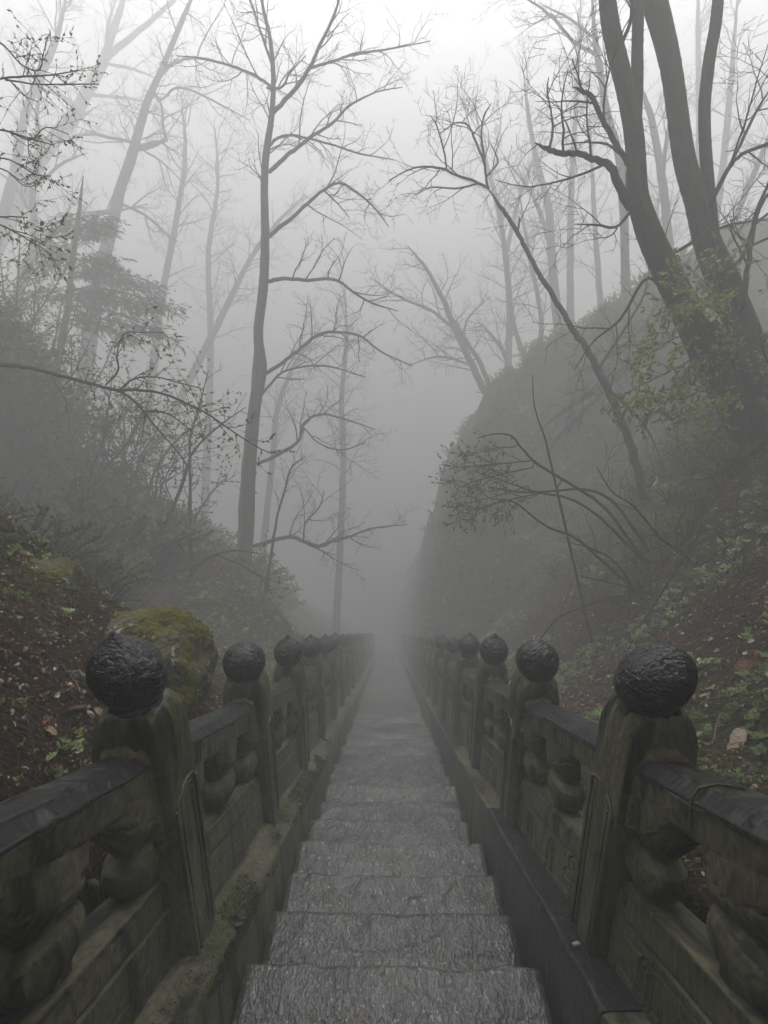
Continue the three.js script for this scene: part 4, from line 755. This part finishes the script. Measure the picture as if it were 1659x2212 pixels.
// yellow-green leaves of a young maple in front of the big trunks
const mapleC = [[0.2, 0.25, 0.045], [0.15, 0.2, 0.04], [0.25, 0.28, 0.06], [0.11, 0.15, 0.035]];
tree('young_maple', 'young maple with yellow-green leaves in front of the big dark trunks', 'tree', {
  d: 5.1, mat: M.twig, sides: 7, stems: [[[1640, 1000, 8], [1610, 900, 8], [1590, 800, 7], [1570, 700, 6], [1555, 620, 4], [1550, 580, 2]], [[1720, 980, 9], [1690, 850, 8], [1650, 760, 7], [1640, 700, 4]]], tw: S(71, 0.9, { levels: 2, gap: [0.075, 0.07, 0.06], len: [0.5, 0.25, 0.1], up: -0.06 }), leafMat: leafVC, leafy: leaves(0.058, 6, mapleC, 0.8), drift: 0.08,
  limbs: [[[1575, 700, 4], [1530, 660, 4], [1480, 650, 3], [1430, 665, 2]], [[1560, 640, 4], [1540, 605, 3], [1580, 590, 2]], [[1585, 780, 5], [1530, 760, 4], [1470, 790, 3], [1410, 820, 3], [1350, 850, 2]], [[1580, 740, 4], [1520, 720, 3], [1460, 730, 3], [1410, 760, 2]], [[1600, 850, 4], [1540, 840, 3], [1470, 860, 2], [1400, 870, 2]], [[1650, 760, 4], [1600, 745, 3], [1555, 750, 2]], [[1648, 740, 4], [1690, 700, 3], [1720, 690, 2]], [[1590, 800, 4], [1640, 790, 3], [1690, 800, 2]], [[1610, 880, 4], [1560, 890, 3], [1500, 905, 2]]],
});
// ---------------------------------------------------------------- trees farther back, mostly fog
const dim = 'bare trees fading into the fog behind';
const back = (label, near, stems, seed, size = 1.2, o = {}, d = near * 1.13) => tree('bare_tree', label, 'tree', { d, stems, stemTwigs: o.none ? [] : stems.map((_, i) => i), stemFrom: o.from ?? 0.3, stemGap: 0.9, tw: TW(seed, size, d * 0.00035, { lift: 0.04, levels: 3, ...o.tw }), limbs: o.limbs, free: o.free, mat: M.bark, sides: 9 });
back('pair of faint trunks leaning left beyond the right hill edge', 14, [[[1085, 930, 18], [1060, 870, 16], [1020, 790, 15], [985, 715, 13], [960, 655, 11], [920, 580, 8], [880, 530, 5]], [[1075, 900, 12], [1045, 800, 11], [1010, 740, 9], [975, 680, 6]]], 81, 1.1, { free: [1], limbs: [[[985, 715, 7], [930, 670, 6], [860, 640, 5], [800, 600, 3]], [[1000, 750, 6], [1010, 690, 5], [1060, 640, 3]], [[1020, 790, 6], [950, 770, 5], [880, 790, 3]]] });
back('tall faint trunk standing left of the big dark stems', 15.5, [[[1215, 760, 24], [1200, 650, 21], [1192, 560, 18], [1185, 450, 16], [1160, 350, 12], [1140, 240, 8], [1130, 150, 5]], [[1196, 600, 12], [1180, 500, 10], [1150, 420, 8], [1090, 340, 5]]], 82, 1.25, { free: [1] });
back('very straight faint trunk just right of the tall faint one', 16.5, [[[1232, 740, 18], [1232, 600, 15], [1235, 400, 13], [1243, 250, 10], [1250, 120, 7], [1255, -20, 4]]], 83, 1.2);
back('grey trunk curving up behind the left stem of the big tree', 11.5, [[[1350, 560, 18], [1338, 340, 17], [1310, 240, 15], [1298, 165, 13], [1285, 80, 11], [1277, -40, 8]]], 84, 0.9, { limbs: [[[1288, 118, 8], [1240, 90, 7], [1200, 45, 6], [1150, 5, 4], [1090, -20, 2]], [[1290, 90, 6], [1230, 40, 5], [1170, 10, 3]]] });
back('grey trunk between the two main stems of the big tree', 12.5, [[[1450, 600, 20], [1440, 475, 18], [1425, 350, 16], [1400, 230, 12], [1380, 180, 8]], [[1430, 420, 9], [1440, 300, 8], [1470, 150, 5]]], 85, 1, { free: [1] });
back('faint trunk behind the right stem of the big tree', 16, [[[1545, 480, 17], [1565, 330, 14], [1580, 160, 12], [1595, -30, 8]]], 86, 1.3);
back('faintest trunk between the right stems of the big tree', 18, [[[1510, 450, 14], [1510, 250, 12], [1508, 60, 10], [1508, -60, 7]]], 87, 1.4);
back('faint leaning trunk at the right edge of the view', 13, [[[1560, 540, 14], [1610, 420, 12], [1660, 300, 9], [1710, 180, 6]]], 88, 1);
back('faint straight trunk in the middle left of the stairs', 17, [[[728, 1320, 16], [735, 1180, 15], [742, 1000, 14], [738, 860, 12], [748, 740, 9], [745, 620, 6]]], 89, 1.2, { from: 0.4 });
back('dim trunk behind the slender tree leaning right', 18, [[[420, 800, 16], [470, 700, 14], [505, 630, 12], [540, 560, 10], [600, 480, 8], [660, 420, 5]]], 90, 1.15);
back('dim trunk low behind the slender tree', 17, [[[575, 1120, 14], [590, 980, 12], [600, 880, 11], [640, 780, 9], [700, 700, 6]]], 91, 1.15);
back('faint cluster of thin trunks on the right hill top', 15, [[[1140, 800, 12], [1110, 700, 10], [1095, 580, 9], [1080, 450, 6]], [[1165, 800, 12], [1168, 680, 10], [1140, 540, 8], [1120, 400, 5]], [[1120, 830, 10], [1075, 740, 9], [1030, 690, 6]]], 93, 1.2);
back('faint thin trunks at the far right on the hill top', 16, [[[1300, 700, 14], [1290, 560, 12], [1280, 400, 9], [1275, 250, 6]], [[1410, 660, 14], [1415, 520, 12], [1425, 400, 9]]], 94, 1.2);
back('faint tree with a wide head behind the leaning sapling', 17, [[[1095, 850, 16], [1100, 640, 14], [1080, 470, 12], [1045, 330, 9], [1020, 200, 6]], [[1090, 560, 10], [1130, 400, 8], [1180, 280, 5]]], 95, 1.7, { free: [1] });
back('faint tree behind the leaning left trees', 18, [[[330, 800, 18], [350, 640, 15], [380, 480, 12], [400, 330, 9], [390, 200, 6]]], 96, 1.6);
back('faint leaning tree at the top left corner', 17, [[[-20, 560, 24], [30, 380, 20], [60, 230, 16], [120, 90, 12], [150, -40, 8]]], 97, 1.5);
back('faint upright tree between the slender tree and the left leaning one', 20, [[[450, 900, 16], [455, 720, 14], [450, 540, 11], [470, 400, 8], [465, 280, 5]]], 98, 1.6);

// ---------------------------------------------------------------- conifer boughs on the left
{
  const g = group('conifer'), trunk = rooted(limb([[130, 760, 15], [150, 640, 13], [165, 500, 10], [175, 420, 6], [180, 380, 3]], 11, 0, 3)), p0 = trunk.pts[0];
  g.position.copy(p0); tag(g, 'dark drooping conifer boughs in the mist on the left slope', 'conifer');
  const tb = new Builder(); tb.tube(trunk.pts, trunk.r, 8); const tg = tb.build(); tg.translate(-p0.x, -p0.y, -p0.z); mesh('trunk', tg, M.bark, g);
  const nb = new Builder(), r = rngOf(808), nC = [[0.03, 0.04, 0.028], [0.022, 0.03, 0.022], [0.04, 0.05, 0.03]];
  const boughs = [[[150, 640, 5], [220, 625, 4], [300, 640, 3], [380, 668, 2]], [[155, 600, 5], [230, 590, 4], [300, 600, 3], [345, 620, 2]], [[150, 660, 5], [230, 670, 4], [310, 700, 3], [385, 740, 2]], [[165, 520, 4], [200, 500, 3], [230, 492, 2]], [[160, 560, 4], [110, 560, 3], [70, 590, 2]], [[150, 640, 4], [90, 630, 3], [30, 660, 2]], [[160, 580, 4], [200, 560, 3], [240, 560, 2]], [[150, 690, 4], [230, 705, 3], [290, 730, 2]], [[150, 620, 4], [250, 640, 3], [330, 660, 2]], [[170, 470, 4], [140, 480, 3], [110, 500, 2]], [[150, 650, 4], [230, 645, 3], [320, 680, 2]], [[152, 630, 4], [230, 610, 3], [290, 615, 3], [350, 640, 2]], [[150, 680, 4], [220, 690, 3], [340, 715, 2]], [[158, 590, 4], [210, 590, 3], [280, 600, 2]], [[168, 500, 4], [200, 480, 3], [225, 478, 2]], [[160, 545, 4], [125, 530, 3], [90, 545, 2]]];
  boughs.forEach((s, i) => {
    const l = limb(s, 11, (i % 2 ? 0.9 : -0.8), i * 7); nb.tube(l.pts, l.r, 4);
    along(l.pts, 22).forEach((p, kk, all) => { const k = Math.min(l.pts.length - 1, Math.floor(kk / 22 * l.pts.length)); if (kk < 2 || r() < 0.25) return; for (let j = 0; j < 6; j++) { const d = l.pts[Math.min(k + 1, l.pts.length - 1)].clone().sub(l.pts[k - 1]).normalize(), sd = V(-d.z, 0, d.x).normalize(), dir = d.clone().multiplyScalar(0.6).addScaledVector(sd, (j % 2 ? 1 : -1) * (0.5 + 0.5 * r())).add(V(0, -1.3 * r() + 0.15, 0)).normalize(); const len = 0.12 + 0.5 * r() * r(), q = p.clone().add(V(r() - 0.5, 0.8 * (r() - 0.5), r() - 0.5).multiplyScalar(0.3)); for (let m = 0; m < 7; m++) { const w = q.clone().addScaledVector(dir, len * m / 7), c = choose(r, nC); nb.leaf(w, dir.clone().add(V(r() - 0.5, r() - 0.7, r() - 0.5).multiplyScalar(1.1)).normalize(), V(r() - 0.5, r() - 0.5, r() - 0.5).cross(dir).normalize(), 0.085 + 0.05 * r(), 0.026, 0.1); } } });
  });
  const ng = nb.build(); ng.translate(-p0.x, -p0.y, -p0.z); mesh('foliage', ng, std({ color: new THREE.Color(0.022, 0.03, 0.02), roughness: 0.8, side: THREE.DoubleSide }), g);
}
// ---------------------------------------------------------------- evergreens that shade the top of the flight from behind and overhead
{
  const spots = [[-3.6, 2.4, -2.2, 6.5, 2.2, 3.3, 1.7], [4.1, 1.2, 3.0, 6.8, 0.6, 3.3, 1.7], [-2.6, 4.6, 0.2, 8.3, -0.4, 3.8, 1.5]], words = ['on the left bank beside', 'on the right bank beside', 'behind'];
  spots.forEach(([tx, tz, cx, cy, cz, R, H], i) => {
    const g = group('evergreen_tree', V(tx, ground(tx, tz) - 0.2, tz)), r = rngOf(900 + i), b = new Builder(), lb = new Builder(), o = g.position, c = V(cx - o.x, cy - o.y, cz - o.z);
    tag(g, 'dense evergreen tree ' + words[i] + ' the top of the stairs, its crown overhead', 'tree');
    const tip = c.clone().add(V(0, 0.6, 0)), tr = along([V(0, 0, 0), V(c.x * 0.15, c.y * 0.4, c.z * 0.15), c.clone().multiplyScalar(0.75), tip], 14);
    b.tube(tr, tr.map((_, k) => lerp(0.16, 0.03, k / 14)), 10);
    for (let k = 0; k < 760; k++) {
      const d = V(r() * 2 - 1, r() * 2 - 1, r() * 2 - 1); if (d.length() > 1) continue;
      const e = c.clone().add(V(d.x * R, d.y * H, d.z * R)), s0 = tr[7 + Math.floor(r() * 7)].clone();
      if (k % 5 === 0) b.tube([s0, s0.clone().lerp(e, 0.5).add(V(0, 0.2, 0)), e], [0.03, 0.018, 0.006], 4);
      for (let m = 0; m < 22; m++) { const q = e.clone().add(V(r() - 0.5, (r() - 0.5) * 0.6, r() - 0.5).multiplyScalar(0.9)), dir = V(r() - 0.5, -0.3 * r(), r() - 0.5).normalize(); lb.leaf(q, dir, V(-dir.z, 0.3 * (r() - 0.5), dir.x).normalize(), 0.2 + 0.12 * r(), 0.08 + 0.05 * r(), 0.15); }
    }
    mesh('trunk', b.build(), M.bark, g); mesh('crown', lb.build(), std({ color: new THREE.Color(0.04, 0.055, 0.025), roughness: 0.9, side: THREE.DoubleSide }), g);
  });
}
// ---------------------------------------------------------------- undergrowth that covers the slopes
const clumpGeo = sprigGeo(9, 11, 9, 0.45, 0.045, 0.026);
strew('undergrowth', clumpGeo, plantMat, 4200, 16, (r) => {
  const z = -3.4 - 14 * Math.pow(r(), 1.2), l = 1.5 + 8.5 * Math.pow(r(), 0.9), x = -l;
  if (l < 2.5 - 0.06 * z + 0.8 * noise(z * 0.8, 3)) return null;
  const m = fbm(x * 0.45, 15, z * 0.45, 3); if (m < -0.25 - 0.1 * r()) return null;
  const n = groundN(x, z), v = 0.55 + 0.6 * r() + 0.5 * m, c = choose(r, [[0.026, 0.036, 0.01], [0.038, 0.05, 0.013], [0.02, 0.026, 0.009], [0.058, 0.068, 0.017], [0.03, 0.026, 0.013]]);
  return { p: V(x, ground(x, z) - 0.03, z), n: n.lerp(V(0, 1, 0), 0.55).normalize(), s: (0.6 + 1.0 * r() * r() + Math.max(0, m)) * (z < -6 ? 1.5 : 1), tilt: 0.7, c: c.map((q) => q * v) };
}, 'dense hazy green undergrowth over the left slope');
strew('undergrowth', clumpGeo, plantMat, 1900, 17, (r) => {
  const z = -2.2 - 11 * Math.pow(r(), 1.1), l = 2.4 + 6 * Math.pow(r(), 0.9), x = l, rel = ground(x, z) - line(z);
  const m = fbm(x * 0.5, 25, z * 0.5, 3); if (m < (rel > 3.2 ? -0.25 : 0.22)) return null;
  const n = groundN(x, z), v = 0.6 + 0.6 * r(), c = choose(r, [[0.06, 0.075, 0.022], [0.085, 0.105, 0.03], [0.04, 0.05, 0.02], [0.12, 0.14, 0.06]]);
  return { p: V(x, ground(x, z) - 0.03, z), n: n.lerp(V(0, 1, 0), 0.4).normalize(), s: 0.35 + 0.7 * r() * r(), tilt: 0.8, c: c.map((q) => q * v) };
}, 'green shrubby undergrowth high on the right bank');
strew('undergrowth', clumpGeo, plantMat, 1100, 18, (r) => {
  const z = -9 - 9 * r(), x = 1.1 + 6.5 * Math.pow(r(), 1.3), m = fbm(x * 0.7, 35, z * 0.7, 3); if (m < 0.05) return null;
  const n = groundN(x, z), c = choose(r, [[0.03, 0.035, 0.015], [0.045, 0.05, 0.02], [0.03, 0.025, 0.017]]);
  return { p: V(x, ground(x, z) - 0.05, z), n: n.lerp(V(0, 1, 0), 0.75).normalize(), s: 0.3 + 0.8 * r() * r(), tilt: 1.2, c };
}, 'dim brush clinging to the foggy right hill face');

renderer.render(scene, camera);
